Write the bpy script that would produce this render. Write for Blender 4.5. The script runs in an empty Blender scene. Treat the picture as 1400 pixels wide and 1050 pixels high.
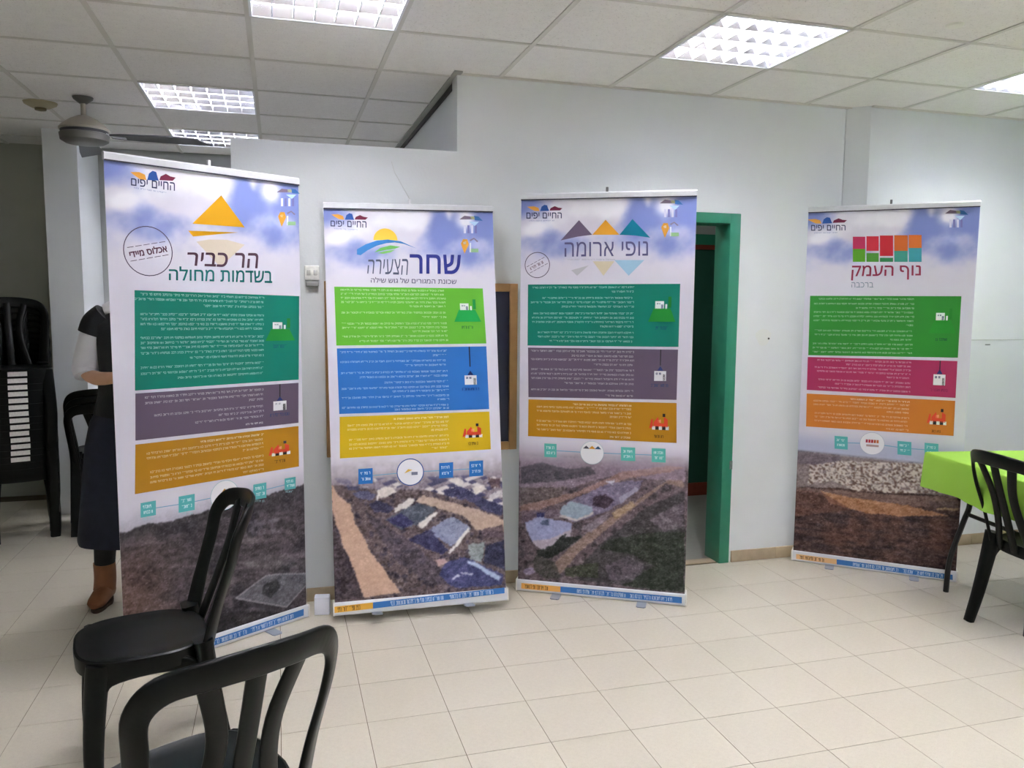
import bpy, bmesh, math, random
import numpy as np
from math import sin, cos, pi, radians
from mathutils import Vector, Matrix

random.seed(7)
rng = np.random.default_rng(11)
SC = bpy.context.scene
COL = SC.collection

# ------------------------------------------------------------------ camera, world, exposure
FW = Vector((0.27799501, 0.95510311, -0.10245397))
RT = Vector((0.96035341, -0.27867269, 0.00792846))
UP = Vector((0.02097863, 0.10059609, 0.99470615))
CAM = Vector((0, 0, 1.5217))
FPX = 1098.05
cd = bpy.data.cameras.new('camera'); cam = bpy.data.objects.new('camera', cd); COL.objects.link(cam)
cd.sensor_width = 36; cd.lens = 36 * FPX / 1400; cd.clip_start = 0.05
cam.matrix_world = Matrix(((RT.x, UP.x, -FW.x, CAM.x), (RT.y, UP.y, -FW.y, CAM.y), (RT.z, UP.z, -FW.z, CAM.z), (0, 0, 0, 1)))
SC.camera = cam
w = bpy.data.worlds.new('world'); SC.world = w; w.use_nodes = True
w.node_tree.nodes['Background'].inputs[0].default_value = (0.75, 0.85, 1.0, 1)
w.node_tree.nodes['Background'].inputs[1].default_value = 0.25
SC.view_settings.view_transform = 'Standard'; SC.view_settings.look = 'None'
SC.view_settings.exposure = 2.25; SC.view_settings.gamma = 1.0; SC.view_settings.use_curve_mapping = False
SC.cycles.use_denoising = True
SC.cycles.max_bounces = 10; SC.cycles.diffuse_bounces = 6; SC.cycles.glossy_bounces = 4
TUBE = 26.0            # emission of the fluorescent tubes

H = 2.65               # ceiling
YW = 4.07              # front plane of the long wall

# ------------------------------------------------------------------ helpers
def lin(c):
    r = []
    for v in c[:3]:
        v = v / 255.0
        r.append(v / 12.92 if v <= 0.04045 else ((v + 0.055) / 1.055) ** 2.4)
    return r
MATS = {}
def mat(name, rgb, rough=0.6, metal=0.0, spec=0.5, noise=0.0, nscale=20, bump=0.0, bscale=60, emit=None, estr=0, alpha=None, linear=False, objrand=0.0):
    if name in MATS: return MATS[name]
    m = bpy.data.materials.new(name); m.use_nodes = True
    nt = m.node_tree; b = nt.nodes['Principled BSDF']
    c = list(rgb) if linear else lin(rgb)
    b.inputs['Base Color'].default_value = (*c, 1)
    b.inputs['Roughness'].default_value = rough; b.inputs['Metallic'].default_value = metal
    b.inputs['Specular IOR Level'].default_value = spec
    tc = nt.nodes.new('ShaderNodeTexCoord')
    if noise or objrand:
        n = nt.nodes.new('ShaderNodeTexNoise'); n.inputs['Scale'].default_value = nscale; n.inputs['Detail'].default_value = 6
        nt.links.new(tc.outputs['Object'], n.inputs['Vector'])
        mr = nt.nodes.new('ShaderNodeMapRange'); mr.inputs[1].default_value = 0.25; mr.inputs[2].default_value = 0.75
        mr.inputs[3].default_value = 1 - noise; mr.inputs[4].default_value = 1 + noise
        nt.links.new(n.outputs['Fac'], mr.inputs[0])
        mx = nt.nodes.new('ShaderNodeVectorMath'); mx.operation = 'SCALE'
        mx.inputs[0].default_value = c
        src = mr.outputs[0]
        if objrand:
            oi = nt.nodes.new('ShaderNodeObjectInfo')
            m2 = nt.nodes.new('ShaderNodeMapRange'); m2.inputs[3].default_value = 1 - objrand; m2.inputs[4].default_value = 1 + objrand
            nt.links.new(oi.outputs['Random'], m2.inputs[0])
            mm = nt.nodes.new('ShaderNodeMath'); mm.operation = 'MULTIPLY'
            nt.links.new(src, mm.inputs[0]); nt.links.new(m2.outputs[0], mm.inputs[1]); src = mm.outputs[0]
        nt.links.new(src, mx.inputs['Scale']); nt.links.new(mx.outputs[0], b.inputs['Base Color'])
    if bump:
        n2 = nt.nodes.new('ShaderNodeTexNoise'); n2.inputs['Scale'].default_value = bscale; n2.inputs['Detail'].default_value = 5
        nt.links.new(tc.outputs['Object'], n2.inputs['Vector'])
        bp = nt.nodes.new('ShaderNodeBump'); bp.inputs['Strength'].default_value = bump; bp.inputs['Distance'].default_value = 0.004
        nt.links.new(n2.outputs['Fac'], bp.inputs['Height']); nt.links.new(bp.outputs[0], b.inputs['Normal'])
    if emit:
        b.inputs['Emission Color'].default_value = (*emit, 1); b.inputs['Emission Strength'].default_value = estr
    if alpha is not None: b.inputs['Alpha'].default_value = alpha
    MATS[name] = m
    return m
def speckle(m, scale, lo, hi, col, amt):
    """add small dark specks (voronoi dots) to the base colour of a material made by mat(noise=...)"""
    nt = m.node_tree; b = nt.nodes['Principled BSDF']
    link = b.inputs['Base Color'].links[0]; src = link.from_socket
    tc = [n for n in nt.nodes if n.type == 'TEX_COORD'][0]
    n = nt.nodes.new('ShaderNodeTexNoise'); n.inputs['Scale'].default_value = scale; n.inputs['Detail'].default_value = 2; n.inputs['Roughness'].default_value = 0.8
    nt.links.new(tc.outputs['Object'], n.inputs['Vector'])
    mr = nt.nodes.new('ShaderNodeMapRange'); mr.inputs[1].default_value = lo; mr.inputs[2].default_value = hi; mr.inputs[3].default_value = 0; mr.inputs[4].default_value = amt
    nt.links.new(n.outputs['Fac'], mr.inputs[0])
    mx = nt.nodes.new('ShaderNodeMix'); mx.data_type = 'RGBA'
    nt.links.new(mr.outputs[0], mx.inputs['Factor']); nt.links.new(src, mx.inputs[6]); mx.inputs[7].default_value = (*lin(col), 1)
    nt.links.new(mx.outputs[2], b.inputs['Base Color'])
    return m

def mesh_obj(name, verts, faces, m=None, parent=None, smooth=False, loc=None):
    me = bpy.data.meshes.new(name); me.from_pydata([tuple(v) for v in verts], [], faces); me.update()
    if m: me.materials.append(m)
    if smooth: me.polygons.foreach_set('use_smooth', [True] * len(me.polygons))
    o = bpy.data.objects.new(name, me); COL.objects.link(o)
    if parent: o.parent = parent
    if loc: o.location = loc
    return o
def bm_obj(name, bm, m=None, parent=None, smooth=False, loc=None, angle=None):
    me = bpy.data.meshes.new(name); bmesh.ops.recalc_face_normals(bm, faces=bm.faces); bm.to_mesh(me); bm.free()
    if m: me.materials.append(m)
    if smooth:
        me.polygons.foreach_set('use_smooth', [True] * len(me.polygons))
        try: me.set_sharp_from_angle(angle=angle or radians(40))
        except Exception: pass
    o = bpy.data.objects.new(name, me); COL.objects.link(o)
    if parent: o.parent = parent
    if loc: o.location = loc
    return o
def empty(name, loc=(0, 0, 0), rz=0.0):
    o = bpy.data.objects.new(name, None); COL.objects.link(o); o.location = loc; o.rotation_euler = (0, 0, rz); o.empty_display_size = 0.1
    return o
def tag(o, label=None, cat=None, group=None, kind=None):
    if label: o['label'] = label
    if cat: o['category'] = cat
    if group: o['group'] = group
    if kind: o['kind'] = kind
    return o
def box(bm, x0, x1, y0, y1, z0, z1, bev=0):
    vs = [bm.verts.new(p) for p in ((x0, y0, z0), (x1, y0, z0), (x1, y1, z0), (x0, y1, z0), (x0, y0, z1), (x1, y0, z1), (x1, y1, z1), (x0, y1, z1))]
    fs = [bm.faces.new([vs[i] for i in f]) for f in ((0, 3, 2, 1), (4, 5, 6, 7), (0, 1, 5, 4), (1, 2, 6, 5), (2, 3, 7, 6), (3, 0, 4, 7))]
    if bev:
        es = list({e for f in fs for e in f.edges})
        bmesh.ops.bevel(bm, geom=es, offset=bev, segments=2, affect='EDGES', profile=0.5)
def box_obj(name, x0, x1, y0, y1, z0, z1, m, parent=None, bev=0):
    bm = bmesh.new(); box(bm, x0, x1, y0, y1, z0, z1, bev); return bm_obj(name, bm, m, parent, smooth=bool(bev), angle=radians(50))
def catmull(pts, n):
    P = [Vector(p) for p in pts]; P = [P[0] * 2 - P[1]] + P + [P[-1] * 2 - P[-2]]; out = []
    for i in range(1, len(P) - 2):
        for k in range(n):
            t = k / n; a, b, c, d = P[i - 1], P[i], P[i + 1], P[i + 2]
            out.append(0.5 * ((2 * b) + (c - a) * t + (2 * a - 5 * b + 4 * c - d) * t * t + (3 * b - a - 3 * c + d) * t ** 3))
    out.append(P[-2]); return out
def sweep(bm, pts, prof, nrm, scale=None, cap=True):
    """sweep closed 2-D profile (a along side, b along normal) along pts; nrm = function(i,p,t)->normal or a Vector"""
    rings = []
    for i, p in enumerate(pts):
        t = (pts[min(i + 1, len(pts) - 1)] - pts[max(i - 1, 0)]).normalized()
        n = nrm(i, p, t) if callable(nrm) else Vector(nrm)
        n = (n - t * n.dot(t)).normalized(); s = t.cross(n).normalized()
        k = scale(i / (len(pts) - 1)) if scale else 1.0
        ks, kn = k if isinstance(k, tuple) else (k, k)
        rings.append([bm.verts.new(p + s * a * ks + n * b * kn) for a, b in prof])
    m = len(prof)
    for r0, r1 in zip(rings, rings[1:]):
        for j in range(m): bm.faces.new((r0[j], r0[(j + 1) % m], r1[(j + 1) % m], r1[j]))
    if cap: bm.faces.new(rings[0][::-1]); bm.faces.new(rings[-1])
    return rings
def rprof(w, t, r=0.3):
    a, b = w / 2, t / 2; c = min(a, b) * r * 2
    return [(-a + c, -b), (a - c, -b), (a, -b + c), (a, b - c), (a - c, b), (-a + c, b), (-a, b - c), (-a, -b + c)]
def cprof(r, n=12): return [(r * cos(2 * pi * k / n), r * sin(2 * pi * k / n)) for k in range(n)]
def tube(bm, pts, r, n=8):
    pts = [Vector(p) for p in pts]; t = (pts[-1] - pts[0]).normalized()
    ref = Vector((0, 0, 1)) if abs(t.z) < 0.9 else Vector((1, 0, 0))
    sweep(bm, pts, cprof(r, n), ref)
def lathe(bm, prof, n=24, c=(0, 0, 0)):
    rings = []
    for r, z in prof:
        rings.append([bm.verts.new((c[0] + r * cos(2 * pi * k / n), c[1] + r * sin(2 * pi * k / n), c[2] + z)) for k in range(n)])
    for a, b in zip(rings, rings[1:]):
        for k in range(n): bm.faces.new((a[k], a[(k + 1) % n], b[(k + 1) % n], b[k]))
    bm.faces.new(rings[0][::-1]); bm.faces.new(rings[-1])
def copy_tree(o, parent=None):
    c = o.copy(); COL.objects.link(c); c.parent = parent
    for ch in KIDS.get(o.name, []): copy_tree(ch, c)
    return c
KIDS = {}
def index_kids():
    KIDS.clear()
    for ob in bpy.data.objects:
        if ob.parent: KIDS.setdefault(ob.parent.name, []).append(ob)
def ray(px, py): return FW + RT * ((px - 700) / FPX) - UP * ((py - 525) / FPX)

# ------------------------------------------------------------------ materials
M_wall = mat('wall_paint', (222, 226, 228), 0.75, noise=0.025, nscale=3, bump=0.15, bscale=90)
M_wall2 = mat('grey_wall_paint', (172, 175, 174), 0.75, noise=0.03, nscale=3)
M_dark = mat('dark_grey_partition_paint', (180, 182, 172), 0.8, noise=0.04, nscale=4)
M_tile = mat('terrazzo_tile', (194, 187, 172), 0.36, noise=0.04, nscale=60, objrand=0.02)
speckle(M_tile, 240, 0.56, 0.72, (150, 135, 110), 0.55)
M_grout = mat('floor_grout', (96, 84, 66), 0.9, noise=0.2, nscale=9)
M_ceil = mat('mineral_ceiling_tile', (238, 236, 234), 0.95, noise=0.03, nscale=30, bump=0.5, bscale=160, objrand=0.015)
speckle(M_ceil, 130, 0.6, 0.72, (120, 115, 105), 0.5)
M_tbar = mat('ceiling_bar_metal', (214, 212, 206), 0.6)
M_void = mat('ceiling_void', (70, 68, 64), 0.9)
M_green = mat('green_door_paint', (40, 128, 100), 0.4, noise=0.06, nscale=14)
M_dgreen = mat('dark_green_door_paint', (30, 84, 68), 0.5, noise=0.05)
M_red = mat('red_brown_wood', (120, 48, 32), 0.5, noise=0.1)
M_base = mat('tan_stone_skirting', (176, 158, 132), 0.5, noise=0.08, nscale=25, objrand=0.04)
M_corr = mat('corridor_floor', (150, 150, 144), 0.5, noise=0.05)
M_blk = mat('black_plastic', (5, 8, 8), 0.34, spec=0.2, noise=0.08, nscale=30, bump=0.04, bscale=400)
M_sticker = mat('white_sticker', (225, 222, 218), 0.6, noise=0.12, nscale=120)
M_alu = mat('brushed_aluminium', (222, 224, 228), 0.4, metal=0.2, noise=0.04, nscale=50)
M_foot = mat('grey_foot_metal', (150, 156, 170), 0.4, metal=0.3)
M_dk = mat('shadow_line', (40, 38, 60), 0.6)
M_print = bpy.data.materials.new('printed_vinyl'); M_print.use_nodes = True
_nt = M_print.node_tree; _b = _nt.nodes['Principled BSDF']; _b.inputs['Roughness'].default_value = 0.45; _b.inputs['Specular IOR Level'].default_value = 0.25
_a = _nt.nodes.new('ShaderNodeVertexColor'); _a.layer_name = 'Col'; _nt.links.new(_a.outputs[0], _b.inputs['Base Color'])
def ink(rgb): return mat('ink_%d_%d_%d' % tuple(int(v) for v in rgb), rgb, 0.45, spec=0.25)

# ------------------------------------------------------------------ room shell
def struct(o, label=None): tag(o, label, kind='structure'); return o
# floor
fl = box_obj('floor', -3.2, 4.62, -2.6, 4.13, -0.12, -0.0012, M_grout); struct(fl, 'beige terrazzo tiled floor with thin dark joints')
box_obj('grout_bed', -3.2, 0.95, 4.13, 6.95, -0.12, -0.0012, M_grout, fl)
TX0, TY0, TS = 0.2795, 2.801, 0.3
tm = bmesh.new(); box(tm, -0.1493, 0.1493, -0.1493, 0.1493, -0.012, 0.0)
for v in tm.verts:
    if v.co.z > -0.001: v.co.x *= 0.9965; v.co.y *= 0.9965
tile_me = bpy.data.meshes.new('tile'); tm.normal_update(); tm.to_mesh(tile_me); tm.free(); tile_me.materials.append(M_tile)
cells = []
for i in range(-12, 15):
    for j in range(-18, 15):
        x, y = TX0 + (i + 0.5) * TS, TY0 + (j + 0.5) * TS
        if x < -3.2 or x > 4.6: continue
        if y > YW - 0.02 and (x > 0.72 or y > 6.85): continue
        if y < -2.5: continue
        p = Vector((x, y, 0)) - CAM; z = p.dot(FW); vis = False
        if z > 0.5:
            px, py = 700 + FPX * p.dot(RT) / z, 525 - FPX * p.dot(UP) / z
            vis = -60 < px < 1460 and py < 1110
        cells.append((0 if vis else 1, p.length, x, y))
cells.sort()
rest = bmesh.new(); nt_ = 0
for vis, d, x, y in cells:
    hx0, hx1, hy1 = x - 0.1493, x + 0.1493, y + 0.1493
    if nt_ < 300 and vis == 0:
        o = bpy.data.objects.new('tile', tile_me); COL.objects.link(o); o.parent = fl; o.location = (x, y, 0); nt_ += 1
    else:
        box(rest, hx0, hx1, y - 0.1493, hy1, -0.012, 0)
for i in range(-12, 15):
    x = TX0 + (i + 0.5) * TS; x0, x1 = max(x - .1493, .88 if x < .95 else -9), min(x + .1493, 4.61)
    if x < .88 or x > 4.6: continue
    box_obj('tile', x0, x1, 4.0017, YW - .0005 if x < 3.15 else 3.9995 + .002, -.012, 0, M_tile, fl) if x < 3.15 else None
ro = bm_obj('tile', rest, M_tile, fl); tag(ro, kind='stuff')
struct(box_obj('floor', 0.95, 4.62, 4.13, 6.0, -0.1, -0.001, M_corr), 'grey corridor floor seen through the green doorway')

# long wall
bm = bmesh.new()
box(bm, -0.197, 0.886, YW, YW + 0.12, -0.05, 2.272)
box(bm, 0.886, 1.62, YW, YW + 0.12, -0.05, H + 0.1)
box(bm, 1.62, 2.50, YW, YW + 0.12, 2.0, H + 0.1)
box(bm, 2.50, 3.19, YW, YW + 0.12, -0.05, H + 0.1)
wall = struct(bm_obj('wall_back', bm, M_wall), 'long white wall with a low open section at its upper left')
bm = bmesh.new()
pts = [(3.195, YW), (3.30, 3.99), (4.75, 3.99), (4.75, 4.25), (3.195, 4.25)]
for z0, z1, dy in ((-0.05, 1.306, 0), (1.306, H + 0.1, 0.0)):
    lo = [bm.verts.new((x, y + (dy if y < 4.05 else 0), z0)) for x, y in pts]; hi = [bm.verts.new((x, y + (dy if y < 4.05 else 0), z1)) for x, y in pts]
    bm.faces.new(lo); bm.faces.new(hi[::-1])
    for k in range(5): bm.faces.new((lo[k], lo[(k + 1) % 5], hi[(k + 1) % 5], hi[k]))
struct(bm_obj('wall_right', bm, M_wall), 'white wall section standing slightly forward at the right')
struct(box_obj('trim_1', 3.45, 4.62, 3.985, 3.992, 1.303, 1.308, mat('seam', (190, 194, 190), 0.7)), 'faint horizontal seam across the right wall section')
struct(box_obj('wall_side', 4.62, 4.74, -2.6, 4.2, -0.05, H + 0.1, M_wall))
struct(box_obj('wall_front', -3.3, 4.74, -2.72, -2.6, -0.05, H + 0.1, M_wall))
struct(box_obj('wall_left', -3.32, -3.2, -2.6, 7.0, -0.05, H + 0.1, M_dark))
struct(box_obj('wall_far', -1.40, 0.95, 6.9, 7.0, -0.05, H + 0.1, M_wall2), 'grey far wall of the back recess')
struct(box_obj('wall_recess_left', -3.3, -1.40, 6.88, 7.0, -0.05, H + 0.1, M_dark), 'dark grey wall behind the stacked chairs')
struct(box_obj('wall_recess_right', 0.905, 1.02, YW + 0.12, 6.95, -0.05, H + 0.1, M_wall), 'white side wall of the back recess')
struct(box_obj('wall_pier', -1.50, -1.29, 6.2, 6.88, -0.05, H + 0.1, M_wall), 'white wall pier in the back recess behind the standing person')
# plaster marks
mk = struct(mesh_obj('trim_2', *(lambda c, r: ([(c[0] + r * cos(a) * (1 + .2 * sin(3 * a)), c[1], c[2] + r * sin(a)) for a in [k * pi / 6 for k in range(12)]], [list(range(12))[::-1]]))((2.70, YW - 0.0006, 1.325), 0.05), mat('plaster_patch', (222, 225, 222), 0.8)), 'pale plaster patch on the wall right of the doorway')
bm = bmesh.new(); lathe(bm, [(0.006, 0), (0.006, 0.002)], 10)
for v in bm.verts: v.co = Vector((2.735 + v.co.x, YW - 0.0012 - v.co.z, 1.318 + v.co.y))
bm_obj('wall_plug', bm, mat('plug', (60, 60, 62), 0.6), mk)
struct(box_obj('trim_3', 4.235, 4.272, 3.987, 3.991, 1.272, 1.279, mat('mark', (120, 125, 125), 0.8)), 'small dark scuff on the right wall section')

# skirting tiles
def skirting(name, x0, x1, y, label):
    o = empty(name, (0, 0, 0)); struct(o, label); x = x0; k = 0
    while x < x1 - 0.01:
        e = min(x + 0.3, x1)
        box_obj('tile', x + 0.001, e - 0.001, y - 0.012, y, 0, 0.068 , M_base, o, 0.002); x = e
skirting('baseboard_back', -0.19, 1.58, YW, 'tan stone skirting tiles along the long wall left of the door')
skirting('baseboard_back', 2.535, 3.15, YW, 'tan stone skirting tiles between the green door frame and the right banner')
skirting('baseboard_right', 3.32, 4.6, 3.99, 'tan stone skirting tiles along the right wall section')
skirting('baseboard_far', -1.28, 0.9, 6.9, 'tan stone skirting tiles of the back recess')

# ceiling: grid with separate tiles
ce = struct(box_obj('ceiling', -3.3, 4.74, -2.72, 7.0, H + 0.1, H + 0.16, M_void), 'suspended ceiling of square mineral tiles in a metal grid')
GX, GY, GS = -0.692, 3.52, 0.6
lights = {(1, -1): 'a', (4, -1): 'b', (7, -1): 'c', (0, 2): 'd', (0, 4): 'e', (1, -4): 'f', (4, -4): 'g', (7, -4): 'h', (1, -7): 'i', (4, -7): 'j', (7, -7): 'k', (-3, -4): 'l', (-3, -7): 'm'}
bmt = bmesh.new(); box(bmt, -0.292, 0.292, -0.292, 0.292, 0.004, 0.02)
ct_me = bpy.data.meshes.new('ceiling_tile'); bmt.to_mesh(ct_me); bmt.free(); ct_me.materials.append(M_ceil)
xs = [GX + GS * i for i in range(-5, 11)]; ys = [GY + GS * j for j in range(-11, 7)]
def clampb(a, lo, hi): return max(lo, min(hi, a))
XL, XR, YB, YT = -3.2, 4.62, -2.6, 6.88
for i in range(-5, 10):
    for j in range(-11, 6):
        if (i, j) in lights: continue
        x0, y0 = GX + GS * i, GY + GS * j; x1, y1 = x0 + GS, y0 + GS
        if x1 < XL or x0 > XR or y1 < YB or y0 > YT: continue
        if y0 > 3.9 and x0 >= 0.5 and j >= 1: 
            if x0 > 0.85: continue
        if j == 0 or x0 < XL or x1 > XR or y0 < YB or y1 > YT or (i == 2 and j >= 1):
            ax0, ax1 = max(x0, XL), min(x1, XR); ay0, ay1 = max(y0, YB), min(y1, YT)
            if j == 0 and x0 > 0.8: ay1 = min(ay1, YW + 0.03)
            if i == 2 and j >= 1: ax1 = 0.885
            if ax1 - ax0 < 0.04 or ay1 - ay0 < 0.04: continue
            o = box_obj('ceiling_tile', ax0 + 0.008, ax1 - 0.008, ay0 + 0.008, ay1 - 0.008, H + 0.004, H + 0.02, M_ceil, ce)
        else:
            o = bpy.data.objects.new('ceiling_tile', ct_me); COL.objects.link(o); o.parent = ce; o.location = ((x0 + x1) / 2, (y0 + y1) / 2, H)
def tbar(bm, x0, x1, y0, y1):
    box(bm, x0, x1, y0, y1, H - 0.001, H + 0.006); 
for x in xs:
    if XL < x < XR:
        bm = bmesh.new(); tbar(bm, x - 0.011, x + 0.011, YB, YT if x < 0.8 else YW + 0.02); bm_obj('ceiling_bar', bm, M_tbar, ce)
for y in ys:
    if YB < y < YT:
        bm = bmesh.new(); tbar(bm, XL, XR if y < YW else 0.885, y - 0.009, y + 0.009); bm_obj('ceiling_bar', bm, M_tbar, ce)
# wall angles round the edge
an = empty('trim_4'); struct(an, 'metal wall angle with painted shade along the ceiling edge of the recess')
box_obj('wall_angle', 0.862, 0.904, 4.02, 6.88, H - 0.004, H + 0.006, mat('angle_paint', (165, 165, 160), 0.5), an)
box_obj('wall_angle', 0.893, 0.905, YW + 0.02, 6.88, H - 0.03, H - 0.004, mat('angle_shadow', (70, 70, 70), 0.7), an)  # lower strip coloured dark as the shade under the wall angle
bm = bmesh.new(); box(bm, 0.9, XR, YW - 0.018, YW, H - 0.004, H + 0.006); box(bm, 3.3, XR, 3.99 - 0.018, 3.99, H - 0.005, H + 0.005)
struct(bm_obj('trim_5', bm, M_tbar), 'metal wall angle where ceiling meets the long wall')

# ------------------------------------------------------------------ doorway and corridor
dr = empty('door_1', (2.06, YW, 0)); struct(dr, 'open doorway with a green painted frame, behind the third banner')
def dbox(name, x0, x1, y0, y1, z0, z1, m, lab=None, bev=0.003):
    o = box_obj(name, x0 - 2.06, x1 - 2.06, y0 - YW, y1 - YW, z0, z1, m, dr, bev)
    if lab: o['label'] = lab
    return o
dbox('jamb', 2.452, 2.518, YW - 0.014, YW + 0.15, 0, 2.022, M_green)
dbox('jamb', 1.60, 1.666, YW - 0.014, YW + 0.15, 0, 2.022, M_green)
dbox('lintel', 1.666, 2.452, YW - 0.014, YW + 0.15, 1.965, 2.022, M_green)
dbox('strike_plate', 2.500, 2.519, YW - 0.0155, YW - 0.010, 0.56, 0.61, mat('scuffed_metal', (110, 115, 112), 0.5, noise=0.3, nscale=80), 'scuffed grey metal patch on the green frame', 0.001)
dbox('threshold', 1.666, 2.452, YW + 0.02, YW + 0.09, -0.004, 0.003, M_base, None, 0.001)
YC = 5.64
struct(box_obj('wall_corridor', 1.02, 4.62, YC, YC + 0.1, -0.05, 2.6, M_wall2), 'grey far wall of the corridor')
d2 = empty('door_2', (3.2, YC, 0)); struct(d2, 'closed dark green door at the far side of the corridor')
box_obj('leaf', -0.42, 0.42, -0.03, -0.0, 0.1, 1.93, M_dgreen, d2, 0.004)
box_obj('lintel', -0.5, 0.5, -0.05, 0, 1.965, 2.045, M_green, d2, 0.004)
box_obj('jamb', -0.5, -0.43, -0.05, 0, 0, 1.965, M_green, d2, 0.004)
box_obj('jamb', 0.43, 0.5, -0.05, 0, 0, 1.965, M_green, d2, 0.004)
tag(box_obj('stop_strip', -0.43, 0.43, -0.045, 0, 1.93, 1.965, M_red, d2), 'thin red brown strip under the green lintel')
tag(box_obj('kick_board', -0.43, 0.43, -0.045, 0, 0.0, 0.10, M_red, d2), 'red brown kick board')
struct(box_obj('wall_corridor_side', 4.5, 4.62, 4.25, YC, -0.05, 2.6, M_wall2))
struct(box_obj('ceiling_corridor', 1.02, 4.62, YW + 0.12, YC, 2.45, 2.55, M_ceil), 'corridor ceiling')
cl = empty('added_corridor_lamp', (2.2, 4.75, 2.45)); tag(cl, 'unseen round opal lamp added to brighten the corridor beyond the green doorway', 'lamp')  # unseen lamp, added to give the corridor some light
bm = bmesh.new(); lathe(bm, [(0.06, -0.07), (0.11, -0.05), (0.13, -0.02)], 20); bm_obj('lamp_shade', bm, mat('opal_fill_light', (240, 240, 235), 0.4, emit=(1, 0.97, 0.9), estr=5), cl, True)
bm = bmesh.new(); lathe(bm, [(0.14, -0.02), (0.14, 0.0)], 20); bm_obj('lamp_base', bm, M_alu, cl)

# ------------------------------------------------------------------ recessed light fixtures
M_tube = mat('fluorescent_tube', (255, 255, 255), 0.5, emit=(1.0, 0.99, 0.985), estr=TUBE)
M_louv = mat('louver_metal', (232, 234, 240), 0.4, metal=0.2)
M_refl = mat('lamp_reflector', (228, 229, 240), 0.12, metal=0.94)
def make_light():
    t = empty('ceiling_light', (0, 0, H))
    a = 0.288
    bm = bmesh.new(); D = 0.085       # housing
    for x0, x1, y0, y1, z0, z1 in ((-a, a, -a, a, D - 0.003, D), (-a, -a + .004, -a, a, 0, D), (a - .004, a, -a, a, 0, D), (-a, a, -a, -a + .004, 0, D), (-a, a, a - .004, a, 0, D)):
        box(bm, x0, x1, y0, y1, z0, z1)
    bm_obj('housing', bm, M_refl, t)
    bm = bmesh.new()
    for s in (-1, 1):
        box(bm, -a, a, s * a - 0.005, s * a + 0.005, -0.003, 0.004); box(bm, s * a - 0.005, s * a + 0.005, -a, a, -0.003, 0.004)
    bm_obj('frame', bm, M_louv, t)
    for k in range(4):
        y = -0.21 + 0.14 * k
        bm = bmesh.new(); tube(bm, [(-0.275, y, 0.062), (0.275, y, 0.062)], 0.008, 6); bm_obj('tube', bm, M_tube, t)
    bm = bmesh.new()                    # V-shaped long louvers between the tubes
    for k in range(5):
        y = -0.28 + 0.14 * k; l_ = 0.001 if k == 0 else 0.027; r_ = 0.001 if k == 4 else 0.027
        vs = [bm.verts.new(p) for p in ((-a, y - l_, 0.05), (-a, y + r_, 0.05), (-a, y, 0.0), (a, y - l_, 0.05), (a, y + r_, 0.05), (a, y, 0.0))]
        for f in ((0, 1, 2), (3, 5, 4), (0, 3, 4, 1), (1, 4, 5, 2), (0, 2, 5, 3)): bm.faces.new([vs[i] for i in f])
    bm_obj('reflector', bm, M_refl, t)
    bm = bmesh.new()
    for k in range(1, 4): box(bm, -a, a, -0.283 + 0.14 * k, -0.277 + 0.14 * k, -0.001, 0.004)
    bm_obj('louver_rib', bm, M_louv, t)
    bmb = bmesh.new()
    for k in range(4):
        y = -0.21 + 0.14 * k
        vs = [bmb.verts.new(p) for p in ((-0.0025, y - 0.067, 0.001), (0.0025, y - 0.067, 0.001), (0.0025, y + 0.067, 0.001), (-0.0025, y + 0.067, 0.001), (-0.0025, y - 0.046, 0.040), (0.0025, y - 0.046, 0.040), (0.0025, y + 0.046, 0.040), (-0.0025, y + 0.046, 0.040))]
        for f in ((0, 3, 2, 1), (4, 5, 6, 7), (0, 1, 5, 4), (1, 2, 6, 5), (2, 3, 7, 6), (3, 0, 4, 7)): bmb.faces.new([vs[i] for i in f])
    me = bpy.data.meshes.new('louver_blade'); bmb.to_mesh(me); bmb.free(); me.materials.append(M_louv)
    for k in range(6):
        o = bpy.data.objects.new('louver_blade', me); COL.objects.link(o); o.parent = t; o.location = (-0.288 + 0.576 / 7 * (k + 1), 0, 0)
    return t
light0 = make_light(); index_kids(); first = True
LL = {'a': 'square louvered ceiling light cut by the top edge left of centre', 'b': 'brightest square louvered ceiling light right of centre',
      'c': 'square louvered ceiling light cut by the right edge', 'd': 'square louvered ceiling light in the recess beside the fan', 'e': 'farthest square louvered ceiling light, behind the fan blade'}
for (i, j), k in lights.items():
    o = light0 if first else copy_tree(light0); first = False
    o.location = (GX + GS * (i + 0.5), GY + GS * (j + 0.5), H)
    tag(o, LL.get(k, 'square louvered ceiling light behind the viewer'), 'ceiling light', 'louvered ceiling lights')

# smoke detector and round plate on the ceiling
sd = empty('smoke_detector', (-1.302, 5.39, H)); tag(sd, 'round yellowed smoke detector on the ceiling left of the fan', 'smoke detector')
bm = bmesh.new(); lathe(bm, [(0.03, -0.032), (0.05, -0.03), (0.085, -0.012), (0.09, 0)], 24); bm_obj('housing', bm, mat('yellowed_plastic', (170, 160, 128), 0.5), sd, True)
bm = bmesh.new(); lathe(bm, [(0.012, -0.048), (0.03, -0.044), (0.032, -0.03)], 18); bm_obj('sensor', bm, mat('sensor_plastic', (110, 98, 66), 0.5), sd, True)
bm = bmesh.new(); lathe(bm, [(0.02, -0.006), (0.032, -0.004), (0.036, 0.004)], 20)
tag(bm_obj('sprinkler_plate', bm, mat('white_cap', (235, 235, 228), 0.5), None, True, (2.665, 2.763, H)), 'small round white plate on the ceiling near the right light', 'ceiling plate')

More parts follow.
